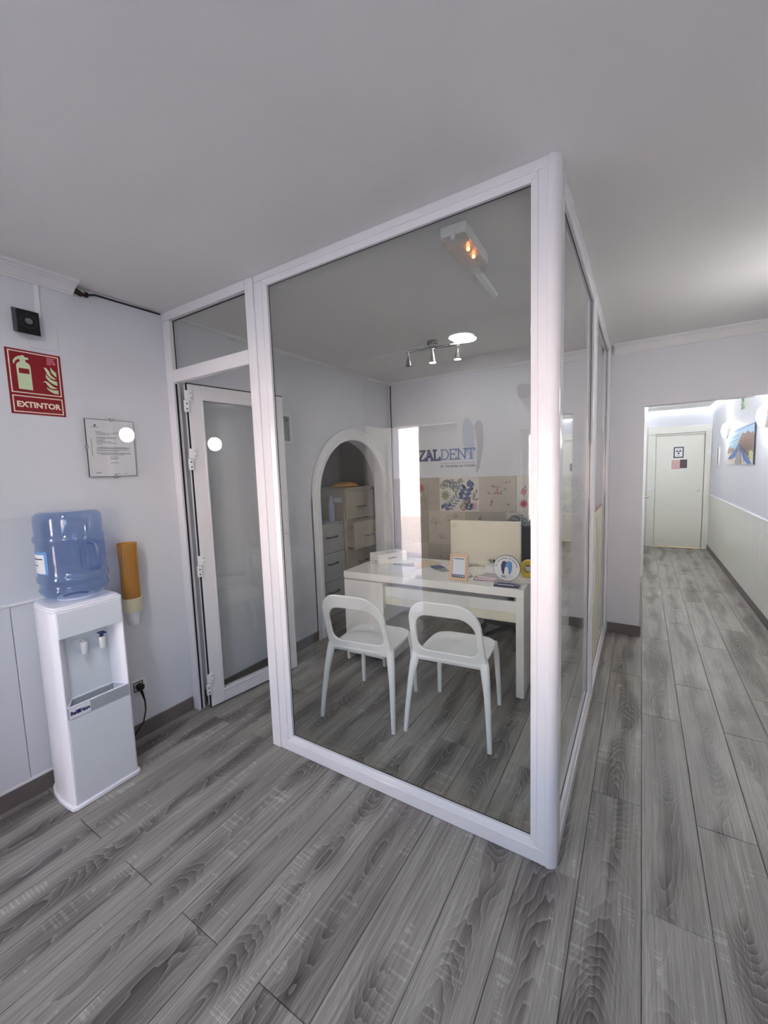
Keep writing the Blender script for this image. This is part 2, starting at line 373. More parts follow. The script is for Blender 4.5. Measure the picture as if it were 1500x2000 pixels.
# skirting boards
def skirt(name, x0, x1, y0, y1, lab, h=.084): struct(name, bx(x0, x1, y0, y1, .0005, h), M_base, lab, 'baseboard', bevel=.002)
skirt('baseboard_left', XL, XL+.013, YF, -.004, 'grey brown skirting along the left wall behind the cooler')
skirt('baseboard_cubicle', XL, XL+.013, .09, AC-AW-.097, 'grey brown skirting on the left wall inside the cubicle')
skirt('baseboard_back', XL+.0, -.07, YB-.013, YB, 'grey brown skirting along the cubicle back wall under the tiles')
skirt('baseboard_stub', .006, XH+.013, YB-.013, YB, 'short grey brown skirting between the glass partition and hallway', .09)
skirt('baseboard_right', XR-.014, XR, YF, YE-.002, 'grey brown skirting along the right hallway wall')
skirt('baseboard_hallway', XH, XH+.013, YB, 4.2, 'grey brown skirting on the left side of the hallway')
# wainscots
wsc = thing('wainscot_left', 'flat pale wainscot panel behind the water cooler', 'wainscot', (XL, -1.2, .09), kind='structure')
yb = -.60
while yb > YF+.02:
    part('panel', bx(XL, XL+.008, max(yb-.249, YF), yb-.002, .098, .945), M_wall, wsc, bevel=.0015); yb -= .25
part('cap_rail', bx(XL, XL+.014, YF, -.6, .945, .958), M_pvc, wsc, bevel=.003); part('foot_rail', bx(XL, XL+.011, YF, -.6, .084, .098), M_pvc, wsc, bevel=.002)
wsr = thing('wainscot_right', 'cream beaded wainscot along the right hallway wall', 'wainscot', (XR, 4., .09), kind='structure')
mb = MB(); y = YF+.01
while y < YE-.1: mb.box(XR-.009, XR, y, y+.094, .085, .93); y += .1
part('bead_board', mb, M_door, wsr, bevel=.002, kind='stuff'); part('cap_rail', bx(XR-.016, XR, YF+.01, YE-.004, .93, .951), M_pvc, wsr, bevel=.004)
# cornices
def cornice(y0, y1, axis):
    prof = [(0, -.05), (.012, -.05), (.016, -.042), (.022, -.042), (.03, -.034), (.06, -.016), (.068, -.016), (.072, -.010), (.09, -.010), (.095, -.004), (.104, 0), (0, 0)]
    mb = MB()
    if axis == 'L': mb.prism([(a, b) for a, b in prof], (XL, y1, H), (1, 0, 0), (0, 0, 1), 0, y1-y0)
    else: mb.prism([(a*.85, b*1.45) for a, b in prof], (y0, YB, H), (0, -1, 0), (0, 0, 1), 0, -(y1-y0))
    return mb
cl = cornice(YF, -.462, 'L')
struct('trim_2', cl, M_cornice, 'stepped white cornice above the black speaker, cut off short', 'cornice')
struct('trim_3', cornice(.022, XR, 'B'), M_cornice, 'stepped white cornice above the hallway mouth', 'cornice')
struct('trim_4', MB().prism([(0, 0), (.022, 0), (.018, -.012), (.008, -.02), (0, -.022)], (XL, .0, H), (1, 0, 0), (0, 0, 1), -YB, -.07), M_cornice, 'thin white ceiling trim on the cubicle left wall', 'trim')
struct('trim_5', MB().prism([(0, 0), (.022, 0), (.018, -.012), (.008, -.02), (0, -.022)], (XL, YB, H), (0, -1, 0), (0, 0, 1), -2.17, -.02), M_cornice, 'thin white ceiling trim on the cubicle back wall', 'trim')

# ---------------------------------------------------------------- entrance wall behind the camera (seen mirrored in the glass)
wf = MB(); wf.box(XL-.12, -1.94, YF-.2, YF, -.012, H); wf.box(-1.94, -1.2, YF-.2, YF, 1.95, H); wf.box(-1.2, -.64, YF-.2, YF, -.012, H)
wf.box(-.64, 1.0, YF-.2, YF, -.012, 1.0); wf.box(-.64, 1.0, YF-.2, YF, 1.83, H); wf.box(1.0, XR+.12, YF-.2, YF, -.012, H)
struct('wall_front', wf, M_wall, 'white entrance wall behind the camera', 'wall')
w1 = thing('window_1', 'white framed entrance window facing the street', 'window', (.18, YF-.1, 1.0), kind='structure')
mb = MB(); line_frame(mb, -.64, 1.0, 1.0, 1.83, .045, (0, YF-.09, 0), (1, 0, 0), (0, 0, 1), 0, .05); mb.box(.2, .24, YF-.14, YF-.09, 1.045, 1.785)
part('window_frame', mb, M_alu, w1, bevel=.004); part('pane', bx(-.595, .2, YF-.118, YF-.114, 1.045, 1.785), M_glass, w1); part('pane', bx(.24, .955, YF-.118, YF-.114, 1.045, 1.785), M_glass, w1)
def panel_door(o, w, h, names):
    part('leaf', bx(0, w, 0, .04, .012, h), M_door, o, bevel=.003, local=True)
    for z0, z1 in ((.12, .82), (1.0, h-.14)):
        for yy in (0., .04):
            s_ = -1 if yy == 0 else 1
            mb = MB(); line_frame(mb, .09, w-.09, z0, z1, .03, (0, yy, 0), (1, 0, 0), (0, 0, 1), 0 if s_ < 0 else -.012, .012 if s_ < 0 else 0)
            part('moulding', mb, M_door, o, bevel=.004, local=True)
    for yy, s_ in ((0, -1), (.04, 1)):
        part('knob', MB().lathe([(0, .055), (.018, .052), (.028, .038), (.026, .026), (.012, .018), (.011, .004), (.026, .003), (.026, 0), (0, 0)], (w-.06, yy, .98), 20, (1, 0, 0), (0, 0, -s_) if s_ > 0 else (0, 0, 1)), M_brass, o, smooth=40, local=True)
d2 = thing('door_2', 'open white panelled entrance door leaf with brass knob', 'door', (-1.897, YF+.01, 0), R(90), kind='structure'); panel_door(d2, .46, 1.93, 0)
d3 = thing('door_3', 'closed white panelled entrance door leaf', 'door', (-1.635, YF-.1, 0), 0, kind='structure'); panel_door(d3, .43, 1.94, 0)
struct('trim_6', MB().box(-2.03, -1.94, YF, YF+.02, .0005, 2.04).box(-1.2, -1.11, YF, YF+.02, .0005, 2.04).box(-1.94, -1.2, YF, YF+.02, 1.95, 2.04), M_door, 'white architrave around the entrance door', 'trim', bevel=.004)
# street
pv = struct('pavement', bx(-14, 8, -5.2, YF-.2, -.2, -.03), M_pave, 'dark paving outside the entrance', 'pavement')
for i in range(9):
    for j in range(5):
        x0 = -4.2+i*.5; y0 = -2.78-j*.5
        o = part('paving_tile', bx(x0, x0+.49, y0, y0+.49, -.03, -.02), M_pave, pv, bevel=.003)
struct('street', bx(-22, 12, -11.5, -5.2, -.3, -.12), M_asphalt, 'sunlit road outside the entrance', 'street')
struct('street_wall', bx(-24, 12, -12.0, -11.5, -.3, 4.2), M_plaster, 'sunlit pale plaster wall across the road', 'wall')

# ---------------------------------------------------------------- hallway end door and doorway on its left
struct('wall_light_block', bx(.3, 1.25, YE+.13, YE+.2, -.012, 2.2), M_darkg, 'unseen dark panel added behind the hallway door to block light', 'wall')  # added out of sight to stop light leaking around the door
d1 = thing('door_1', 'off white door with radiation sign at the hallway end', 'door', (.795, YE+.03, 0), kind='structure')
part('leaf', bx(.452, 1.138, YE+.03, YE+.07, .012, 1.965), M_door, d1, bevel=.003)
part('head_rail', bx(.447, 1.143, YE+.015, YE+.08, 1.968, 1.998), M_door, d1, bevel=.003)
for a, b in ((XH+.075, .447), (1.143, XR-.003)):
    part('casing', bx(a, b, YE-.02, YE+.02, .0005, 2.0), M_door, d1, bevel=.004)
    part('casing', bx(a+.03 if a < .4 else a+.012, a+.036 if a < .4 else a+.018, YE-.024, YE-.02, .0005, 2.0), M_door, d1)
part('casing', bx(XH+.075, XR-.003, YE-.02, YE+.02, 2.0, 2.12), M_door, d1, bevel=.004)
part('lock', MB().lathe([(0, .012), (.008, .012), (.02, .006), (.024, 0), (0, 0)], (1.075, YE+.03, 1.01), 18, (1, 0, 0), (0, 0, 1)), M_pvc, d1, smooth=40)
sg = thing('radiation_sign', 'framed radiation warning sign on the hallway door', 'sign', (.78, YE+.03, 1.575))
part('border', bx(.71, .852, YE+.024, YE+.03, 1.575, 1.765), mat('dark teal print', (30, 62, 78), .5), sg); part('sheet', bx(.727, .835, YE+.0225, YE+.024, 1.595, 1.748), M_paper, sg)
tf = MB()
for k in range(3):
    a0 = R(90+120*k+180-30); pts = [(.009*math.cos(a0+R(60*i/5)), .009*math.sin(a0+R(60*i/5))) for i in range(6)]+[(.038*math.cos(a0+R(60-60*i/5)), .038*math.sin(a0+R(60-60*i/5))) for i in range(6)]
    tf.prism(pts, (.781, YE+.0225, 1.68), (1, 0, 0), (0, 0, 1), 0, .001)
tf.prism([(.0065*math.cos(R(30*i)), .0065*math.sin(R(30*i))) for i in range(12)], (.781, YE+.0225, 1.68), (1, 0, 0), (0, 0, 1), 0, .001)
tf.box(.745, .817, YE+.0215, YE+.0225, 1.728, 1.734); tf.box(.755, .808, YE+.0215, YE+.0225, 1.618, 1.622)
part('trefoil', tf, mat('dark print', (40, 44, 52), .6), sg)
nt_ = thing('door_notice', 'pink and dark notice card under the radiation sign', 'notice', (.79, YE+.03, 1.38))
part('sheet', bx(.668, .912, YE+.026, YE+.03, 1.372, 1.55), M_paper, nt_); part('photo', bx(.684, .805, YE+.0245, YE+.026, 1.382, 1.54), mat('pink print', (206, 168, 166), .5, var=.15, scale=30), nt_)
part('dark_photo', bx(.805, .906, YE+.0245, YE+.026, 1.395, 1.545), mat('brown black print', (78, 70, 68), .5), nt_)
def switch_box(x, z, lab):
    t = thing('wall_switch', lab, 'switch', (x, YE-.02, z))
    part('plate', bx(x-.035, x+.035, YE-.045, YE-.0245, z-.04, z+.04), M_pvc, t, bevel=.004); part('rocker', bx(x-.02, x+.02, YE-.05, YE-.045, z-.022, z+.022), M_pvc, t, bevel=.003)
switch_box(1.19, 1.655, 'white switch box on the right door casing, hallway end'); switch_box(.365, 1.045, 'white switch box on the left door casing, hallway end')
# door casing and handle on the left hallway wall
d4 = thing('door_4', 'white door leaf with lever handle on the left hallway wall', 'door', (XH, 5.4, 0), kind='structure')
part('leaf', bx(XH+.002, XH+.022, 4.95, 5.72, .012, 2.02), M_door, d4, bevel=.003)
for y0 in (4.86, 5.72): part('casing', bx(XH, XH+.035, y0, y0+.09, .0005, 2.02), M_door, d4, bevel=.004)
part('casing', bx(XH, XH+.035, 4.86, 5.81, 2.02, 2.11), M_door, d4, bevel=.004)
part('handle', MB().tube([(XH+.02, 5.05, 1.05), (XH+.07, 5.05, 1.05), (XH+.075, 5.17, 1.05)], .009, 10), M_steel, d4, smooth=40)

# ================================================================ GLASS PARTITION
gp = thing('glass_partition', 'white framed front glazing of the cubicle with a large fixed pane', 'partition', (-.75, .03, 0), kind='thing')
def rail(p, *a, name='rail', bev=.003): return part(name, bx(*a), M_alu, p, bevel=bev)
D = .042
# post between door bay and big pane, plus wall post and rails
rail(gp, -1.491, -1.4295, 0, D+.001, .001, 2.499, name='post'); rail(gp, XL+.001, -2.168, 0, D, .001, 2.449, name='post')
rail(gp, XL+.001, -1.492, 0, D, 2.450, 2.499, name='head_rail'); rail(gp, -2.167, -1.492, 0, D, 2.085, 2.158, name='transom')
# big pane frame
for nm, a in (('jamb', (-1.4275, -1.372, .089, 2.44)), ('jamb', (-.094+.025, -.036, .089, 2.44)), ('bottom_rail', (-1.4275, -.036, .001, .062)), ('head_rail', (-1.4275, -.036, 2.466, 2.499))):
    x0, x1, z0, z1 = a
    if nm == 'jamb': z0, z1 = .062, 2.466
    rail(gp, x0, x1, .003, D, z0, z1, name=nm, bev=.004)
# glazing beads, sloped towards the glass
bd = MB(); Y0, Y1 = .006, .028
def bead(mb, a, b, c, e):  # a,b outer ends; c,e inner ends (x,z)
    mb.hexa([(a[0], Y0, a[1]), (b[0], Y0, b[1]), (e[0], Y0+.008, e[1]), (c[0], Y0+.008, c[1]), (a[0], Y1+.012, a[1]), (b[0], Y1+.012, b[1]), (e[0], Y1, e[1]), (c[0], Y1, c[1])])
x0, x1, z0, z1, w = -1.372, -.069, .062, 2.466, .025
o4 = [(x0, z0), (x1, z0), (x1, z1), (x0, z1)]; i4 = [(x0+w, z0+w), (x1-w, z0+w), (x1-w, z1-w), (x0+w, z1-w)]
for k in range(4): bead(bd, o4[k], o4[(k+1) % 4], i4[k], i4[(k+1) % 4])
part('glazing_bead', bd, M_alu, gp, bevel=.0015)
part('gasket', line_frame(MB(), x0+w-.003, x1-w+.003, z0+w-.003, z1-w+.003, .0045, (0, .0275, 0), (1, 0, 0), (0, 0, 1), 0, -.003), M_gasket, gp)
part('pane', bx(x0+.012, x1-.012, .030, .036, z0+.012, z1-.012), M_glass, gp)
part('gasket', line_frame(MB(), -2.168, -1.491, 2.158, 2.450, .004, (0, .0275, 0), (1, 0, 0), (0, 0, 1), 0, -.004), M_gasket, gp)
part('pane', bx(-2.167, -1.492, .030, .036, 2.159, 2.449), M_glass, gp)
# rounded corner post
cp = [(-.035, .0), (-.04, .0)]
pts = [(-.0345, 0)]+[(-.032+.032*math.sin(R(90*i/10)), .032-.032*math.cos(R(90*i/10))) for i in range(11)]+[(0, .062), (-.06, .062), (-.06, .004), (-.0345, .004)]
part('corner_post', MB().prism(pts, (0, 0, 0), (1, 0, 0), (0, 1, 0), .001, 2.499), M_alu, gp, smooth=50)
# right hand side partition
gr = thing('glass_partition', 'white framed side glazing of the cubicle along the hallway approach', 'partition', (-.03, 1.35, 0), kind='thing')
X0, X1 = -.055, -.001
def side_frame(ya, yb):
    part('bottom_rail', bx(X0, X1, ya, yb, .001, .062), M_alu, gr, bevel=.004); part('head_rail', bx(X0, X1, ya, yb, 2.466, 2.499), M_alu, gr, bevel=.004)
    part('jamb', bx(X0, X1, ya, ya+.035, .062, 2.466), M_alu, gr, bevel=.004); part('jamb', bx(X0, X1, yb-.035, yb, .062, 2.466), M_alu, gr, bevel=.004)
    a, b, c, e = ya+.035, yb-.035, .062, 2.466; w = .025
    o4 = [(a, c), (b, c), (b, e), (a, e)]; i4 = [(a+w, c+w), (b-w, c+w), (b-w, e-w), (a+w, e-w)]
    for side in (0, 1):
        mb = MB()
        for k in range(4):
            p0, p1, q0, q1 = o4[k], o4[(k+1) % 4], i4[k], i4[(k+1) % 4]
            xo, xi, xg = (X1-.003, X1-.011, -.025) if side == 0 else (X0+.003, X0+.011, -.031)
            mb.hexa([(xo, p0[0], p0[1]), (xo, p1[0], p1[1]), (xi, q1[0], q1[1]), (xi, q0[0], q0[1]), (xg, p0[0], p0[1]), (xg, p1[0], p1[1]), (xg, q1[0], q1[1]), (xg, q0[0], q0[1])])
        part('glazing_bead', mb, M_alu, gr, bevel=.0015)
    part('gasket', line_frame(MB(), a+w-.002, b-w+.002, c+w-.002, e-w+.002, .004, (-.0245, 0, 0), (0, 1, 0), (0, 0, 1), -.001, .001), M_gasket, gr)
    part('pane', bx(-.031, -.025, a+.012, b-.012, c+.012, e-.012), M_glass, gr)
side_frame(.064, 1.312); side_frame(1.316, 2.56)
part('wall_post', bx(X0, X1, 2.561, YB-.001, .001, 2.499), M_alu, gr, bevel=.003)
# printed film on the second side pane
fm = thing('window_decal', 'cream window film with red edged bark drawing on the far side pane', 'decal', (-.0232, 1.8, .12))
part('film', bx(-.0244, -.0234, 1.36, 2.16, .11, 1.02).box(-.0244, -.0234, 1.52, 2.16, 1.02, 1.19), mat('cream film', (216, 212, 190), .6), fm)
rd = MB(); rd.box(-.0234, -.0229, 1.50, 2.2, 1.185, 1.20).box(-.0234, -.0229, 1.35, 1.53, 1.015, 1.03).box(-.0234, -.0229, 1.515, 1.528, 1.03, 1.185)
part('red_edge', rd, mat('dull red print', (176, 110, 116), .5), fm)
bk = MB()
for y0 in (1.46, 1.58, 1.74, 1.88, 2.02):
    pts = [(-.0232, y0+.03*math.sin(7*t+y0*9)+.012*math.sin(23*t), .14+t*(.84 if y0 < 1.6 else 1.0)) for t in [i/16 for i in range(17)]]
    bk.tube(pts, [.004+.004*abs(math.sin(9*i/16+y0*5)) for i in range(17)], 6, flat=.1, ref=(0, 1, 0))
part('bark_line', bk, mat('brown black line', (84, 74, 66), .6), fm, kind='stuff')

# ---------------------------------------------------------------- glazed door, standing open inward
gd = thing('glazed_door', 'open white framed glass door hinged on the left wall post', 'door', (-2.165, .062, 0), R(90-7.9), kind='thing')
w, h = .70, 2.082
for nm, a in (('stile', (0, .085, .012, h)), ('stile', (w-.085, w, .012, h)), ('top_rail', (.085, w-.085, h-.085, h)), ('bottom_rail', (.085, w-.085, .012, .095))):
    part(nm, bx(a[0], a[1], -.05, 0, a[2], a[3]), M_alu, gd, bevel=.004, local=True)
mb = MB(); line_frame(mb, .078, w-.078, .088, h-.078, .014, (0, -.05, 0), (1, 0, 0), (0, 0, 1), 0, .006); part('glazing_bead', mb, M_alu, gd, bevel=.003, local=True)
part('pane', bx(.08, w-.08, -.030, -.024, .09, h-.08), M_glass, gd, local=True)
part('gasket', bx(-.004, w, -.047, -.035, h+.0005, h+.006).box(-.006, -.0005, -.047, -.035, .012, h), M_gasket, gd, local=True)
hd = part('handle', MB().tube([(w-.04, -.05, 1.09), (w-.04, -.085, 1.09), (w-.05, -.095, 1.09), (w-.15, -.097, 1.09)], .010, 10), M_pvc, gd, smooth=40, local=True)
part('handle', MB().tube([(w-.04, 0, 1.09), (w-.04, .035, 1.09), (w-.05, .045, 1.09), (w-.15, .047, 1.09)], .010, 10), M_pvc, gd, smooth=40, local=True)
part('handle_plate', bx(w-.055, w-.025, -.056, -.05, 1.0, 1.16), M_pvc, gd, bevel=.003, local=True)
for z in (1.97, 1.62, .95, .17):
    hg = part('hinge', bx(-.02, .022, -.062, -.050, z+.01, z+.07).box(-.032, -.006, -.072, -.056, z-.06, z+.008), M_pvc, gd, bevel=.002, local=True)
    for zz, xx, yy_, r_ in ((z-.012, -.02, -.072, .0045), (z-.043, -.02, -.072, .0045), (z+.025, .012, -.062, .003), (z+.055, .012, -.062, .003)):
        s_ = finish('screw', MB().lathe([(0, .001), (r_, .001), (r_, 0), (0, 0)], (xx, yy_, zz), 10, (1, 0, 0), (0, 0, 1)), M_black, 0, 0); s_.parent = hg
solo('door_seal', bx(-2.166, -2.160, .012, .02, .01, 2.08), M_gasket, 'black rubber seal strip on the left door post', 'seal')

# ================================================================ WATER COOLER
CX, CY = -2.078, -.646
wc = thing('water_cooler', 'white floor standing water cooler against the left wall', 'water cooler', (CX, CY, 0))
def cprof(g=0.):
    half = [(.145+g, .134), (.135+g, .145+g), (.09, .151+g), (.02, .152+g), (-.06, .145+g), (-.12, .128+g), (-.14-g*.3, .118)]
    return [(x, y) for x, y in half]+[(x, -y) for x, y in reversed(half)]
def pr(mb, pts, z0, z1): return mb.prism(pts, (0, 0, 0), (1, 0, 0), (0, 1, 0), z0, z1)
body = MB(); pr(body, [(.143, .131), (.143, -.131), (.07, -.131), (.07, .131)], .02, .438); pr(body, [(.143, .131), (.143, -.131), (.07, -.131), (.07, .131)], .812, .935)
pr(body, [(.076, .125), (.076, -.125), (.02, -.149), (-.06, -.143), (-.12, -.126), (-.138, -.115), (-.138, .115), (-.12, .126), (-.06, .143), (.02, .149)], .02, .935)
for s_ in (1, -1):
    q = [(.143, .1345), (.133, .143), (.09, .149), (.019, .1493), (.019, .088), (.0765, .088), (.143, .131)]
    pr(body, [(a, b*s_) for a, b in q], .02, .935)
part('body', body, M_cooler, wc, smooth=35, bevel=.003, local=True)
tp = MB(); pr(tp, cprof(-.001), .935, .946); pr(tp, [(a*.93, b*.93) for a, b in cprof()], .946, .955); part('top_cover', tp, M_cooler, wc, smooth=35, bevel=.004, local=True)
part('base', pr(MB(), cprof(.006), .001, .022), M_cooler, wc, smooth=35, bevel=.004, local=True)
part('head_panel', bx(.1432, .147, -.131, .131, .815, .932), M_coolpanel, wc, bevel=.0015, local=True)
part('front_panel', bx(.1432, .147, -.131, .131, .03, .432), M_coolpanel, wc, bevel=.0015, local=True)
part('recess_panel', bx(.076, .078, -.0885, .0885, .44, .811), M_coolpanel, wc, local=True)
tr = MB(); tr.box(.143, .150, -.131, .131, .438, .492); tr.hexa([(.143, -.131, .4385), (.143, .131, .4385), (.0785, .088, .4385), (.0785, -.088, .4385), (.143, -.131, .448), (.143, .131, .448), (.0785, .088, .448), (.0785, -.088, .448)]); tr.box(.0782, .083, -.088, .088, .448, .498)
part('drip_tray', tr, M_speck, wc, bevel=.002, local=True)
rm = MB(); rm.tube([(.147, -.128, .494), (.147, .128, .494)], .0035, 8); rm.tube([(.145, .127, .494), (.081, .087, .500), (.081, -.087, .500), (.145, -.127, .494)], .0032, 8)
part('tray_rim', rm, M_cooler, wc, smooth=40, local=True)
bdg = part('badge', bx(.150, .1508, -.126, -.042, .441, .49), M_paper, wc, local=True)
tx = text_mb('Bel', .024, (.1509, -.122, .457), (0, 1, 0), (0, 0, 1), bold=.0012, width=.023); t2 = text_mb('Nature', .024, (.1509, -.0785, .457), (0, 1, 0), (0, 0, 1), bold=.0012, width=.034)
me = bpy.data.meshes.new('tmp'); t2.bm.to_mesh(me); tx.bm.from_mesh(me); bpy.data.meshes.remove(me); tx.box(.1506, .1512, -.0975, -.0805, .456, .474)
o = finish('lettering', tx, M_navy, 0, 0); o.parent = bdg
for yy, blue in ((-.027, 0), (.050, 1)):
    tx_ = .104
    tb = MB().tube([(.0785, yy, .744), (tx_, yy, .741)], .012, 12); tb.lathe([(0, .0), (.0115, .0), (.0145, .034), (.016, .05), (.014, .056), (0, .056)], (tx_+.004, yy, .705), 14); tb.lathe([(0, 0), (.026, 0), (.022, .006), (0, .008)], (.0785, yy, .744), 16, (0, 1, 0), (0, 0, 1))
    tap = part('tap', tb, M_pvc, wc, smooth=40, local=True)
    lv = MB()
    if blue: lv.tube([(.108, yy, .760), (.108, yy, .778)], .008, 10); lv.box(.092, .130, yy-.012, yy+.014, .777, .782)
    else: lv.tube([(.106, yy, .760), (.102, yy-.006, .776)], .006, 10); lv.box(.095, .110, yy-.044, yy-.010, .775, .782)
    l_ = finish('lever', lv, M_navy2 if blue else M_pvc, 0, 0); l_.parent = tap
    l_['label'] = 'blue cold water lever' if blue else 'white lever'
# bottle
BX, BY = -2.085, -.638
wbt = thing('water_bottle', 'translucent blue water bottle upside down on the cooler', 'bottle', (BX, BY, .956))
prof = [(.045, .957), (.052, .958), (.056, .962), (.085, .966), (.118, .978), (.134, .998), (.139, 1.012), (.137, 1.02), (.133, 1.026), (.133, 1.045), (.142, 1.054), (.142, 1.075), (.137, 1.082), (.135, 1.09)]
prof += [(.135, 1.09+i*.0125) for i in range(1, 12)]+[(.137, 1.236), (.142, 1.243), (.142, 1.258), (.137, 1.266), (.134, 1.274), (.134, 1.34), (.131, 1.357), (.122, 1.370), (.108, 1.376), (.06, 1.374), (0, 1.373)]
def dent(a, r_, z):
    d = abs((a-R(28)+math.pi) % (2*math.pi)-math.pi)
    if 1.095 < z < 1.225 and d < R(36):
        k = min(1, (R(36)-d)/R(10))*min(1, min(z-1.095, 1.225-z)/.016); k = k*k*(3-2*k); return r_-.058*k
    return r_
part('shell', MB().lathe(prof, (BX, BY, 0), 72, warp=dent), M_bottleglass, wbt, smooth=60)
ca, sa = math.cos(R(34)), math.sin(R(34))
part('handle', MB().tube([(BX+ca*rr, BY+sa*rr, z) for rr, z in ((.085, 1.088), (.118, 1.096), (.126, 1.12), (.126, 1.19), (.118, 1.218), (.085, 1.228))], .014, 12), M_bottleglass, wbt, smooth=60)
part('neck_collar', MB().lathe([(.05, .9555), (.075, .9555), (.078, .96), (.074, .966), (.052, .968)], (BX, BY, 0), 32), M_cooler, wbt, smooth=40)
def curved(a0, a1, z0, z1, r_):
    mb = MB(); n = 8
    for i in range(n):
        t0, t1 = R(a0+(a1-a0)*i/n), R(a0+(a1-a0)*(i+1)/n)
        P = lambda t, rr, z: (BX+math.cos(t)*rr, BY+math.sin(t)*rr, z)
        mb.hexa([P(t0, r_, z0), P(t1, r_, z0), P(t1, r_+.0008, z0), P(t0, r_+.0008, z0), P(t0, r_, z1), P(t1, r_, z1), P(t1, r_+.0008, z1), P(t0, r_+.0008, z1)])
    return mb
stk = part('sticker', curved(-116, -62, 1.095, 1.20, .1356), M_lblue, wbt, label='blue and white sticker')
o = part('sticker_panel', curved(-116, -68, 1.10, 1.187, .1365), M_paper, stk); o2 = part('sticker_print', curved(-110, -72, 1.165, 1.17, .1374), M_navy, stk)
part('sticker_print', curved(-110, -85, 1.135, 1.139, .1374), M_ink, stk)
# cup dispenser and its cup
cd = thing('cup_dispenser', 'amber tube cup dispenser on the wall right of the cooler', 'cup dispenser', (-2.172, -.345, .77))
part('tube', MB().lathe([(.046, .845), (.048, 1.165), (.0445, 1.165), (.043, .85)], (-2.172, -.345, 0), 28), M_amber, cd, smooth=50)
part('collar', MB().lathe([(.040, .80), (.046, .778), (.05, .79), (.051, .845), (.053, .848), (.053, .856), (.046, .857), (.046, .85)], (-2.172, -.345, 0), 28), mat('ivory plastic', (224, 216, 186), .45), cd, smooth=40)
part('bracket', bx(XL+.0005, -2.215, -.37, -.32, .80, .85), mat('ivory plastic', (224, 216, 186), .45), cd, bevel=.003)
pc = MB()
pc.lathe([(.0, .702), (.026, .702), (.037, .79), (.036, .79), (.025, .705), (0, .705)], (-2.172, -.345, 0), 24)
solo('paper_cup', pc, M_paper, 'white paper cup hanging from the amber dispenser', 'cup', smooth=40)
stack = MB()
for i in range(22): stack.lathe([(.033, .86+i*.010), (.0395, .872+i*.010), (.0395, .875+i*.010)], (-2.172, -.345, 0), 20)
solo('cup_stack', stack, mat('cup paper', (236, 226, 204), .6), 'stack of paper cups inside the amber dispenser tube', 'cups', smooth=40, kind='stuff')
# socket, plug and cord
ps = thing('power_socket', 'white wall socket with black surround right of the cooler', 'socket', (XL, -.325, .31))
part('plate', bx(XL+.0005, XL+.009, -.365, -.285, .27, .355), M_pvc, ps, bevel=.003)
part('insert', line_frame(MB(), -.358, -.304, .283, .34, .0045, (XL+.009, 0, 0), (0, 1, 0), (0, 0, 1), 0, .0015), M_black, ps)
pg = thing('power_cable', 'black plug and cord from the wall socket to the cooler', 'cord', (XL+.02, -.33, .3))
part('plug', MB().lathe([(0, .036), (.014, .035), (.021, .028), (.021, .004), (.018, 0), (0, 0)], (XL+.0105, -.330, .312), 18, (0, 1, 0), (0, 0, 1)), M_black, pg, smooth=40)
part('cable', MB().tube([(XL+.03, -.330, .30), (XL+.032, -.322, .265), (XL+.03, -.312, .22), (XL+.028, -.312, .16), (XL+.03, -.33, .10), (XL+.03, -.38, .05), (XL+.035, -.44, .035), (XL+.04, -.5, .035)], [.009, .007, .0045, .004, .004, .004, .004, .004], 8), M_black, pg, smooth=60)

# ---------------------------------------------------------------- things on the left wall
UW, VW = (0, 1, 0), (0, 0, 1)
fs = thing('fire_extinguisher_sign', 'red extinguisher sign lettered EXTINTOR on the left wall', 'sign', (XL, -.651, 1.837))
part('board', bx(XL+.0005, XL+.002, -.757, -.544, 1.837, 2.134), M_red, fs)
SO = (XL+.002, -.757, 1.837)
def sgn(name, polys, m, depth=.0006, lift=0):
    mb = MB()
    for P in polys: mb.prism([(a/1000, b/1000) for a, b in P], SO, UW, VW, lift, lift+depth)
    return part(name, mb, m, fs)
mb = MB(); line_frame(mb, .009, .204, .097, .289, .0045, SO, UW, VW, 0, .0006); line_frame(mb, .009, .204, .008, .085, .0045, SO, UW, VW, 0, .0006); part('border_line', mb, mat('cream print', (236, 226, 206), .5), fs)
ext = [(37, 115), (36, 224), (40, 232), (52, 242), (51, 250), (45, 251), (33, 239), (31, 230), (26, 226), (25, 240), (34, 255), (48, 266), (54, 265), (56, 270), (68, 271), (70, 264), (82, 263), (85, 260), (84, 254), (73, 253), (72, 243), (85, 234), (89, 223), (90, 114)]
sgn('extinguisher_symbol', [ext], M_lum); sgn('extinguisher_window', [[(44, 211), (83, 211), (83, 188), (44, 188)]], M_red, .0004, .0006)
sgn('flame_symbol', [[(141, 230), (151, 228), (160, 216), (166, 198), (179, 186), (190, 181), (176, 179), (162, 186), (152, 200), (148, 214)], [(169, 237), (173, 227), (182, 218), (189, 212), (190, 191), (180, 198), (170, 210), (167, 224)],
    [(146, 199), (155, 186), (167, 175), (190, 169), (190, 150), (174, 155), (158, 166), (146, 183)], [(131, 160), (144, 166), (154, 160), (165, 149), (176, 141), (190, 138), (176, 133), (160, 134), (150, 146), (143, 159)],
    [(145, 137), (155, 130), (171, 126), (190, 129), (191, 109), (174, 110), (158, 118), (147, 129)]], M_lum)
sgn('small_print', [[(156, 279-i*5.2), (156+[36, 28, 30, 33, 24, 20, 14][i], 279-i*5.2), (156+[36, 28, 30, 33, 24, 20, 14][i], 276-i*5.2), (156, 276-i*5.2)] for i in range(7)]+[[(180, 257), (190, 257), (190, 248), (180, 248)]], M_pale)
part('lettering', text_mb('EXTINTOR', .036, (XL+.0023, -.735, 1.870), UW, VW, bold=.0012, width=.171), mat('cream print', (236, 226, 206), .5), fs)
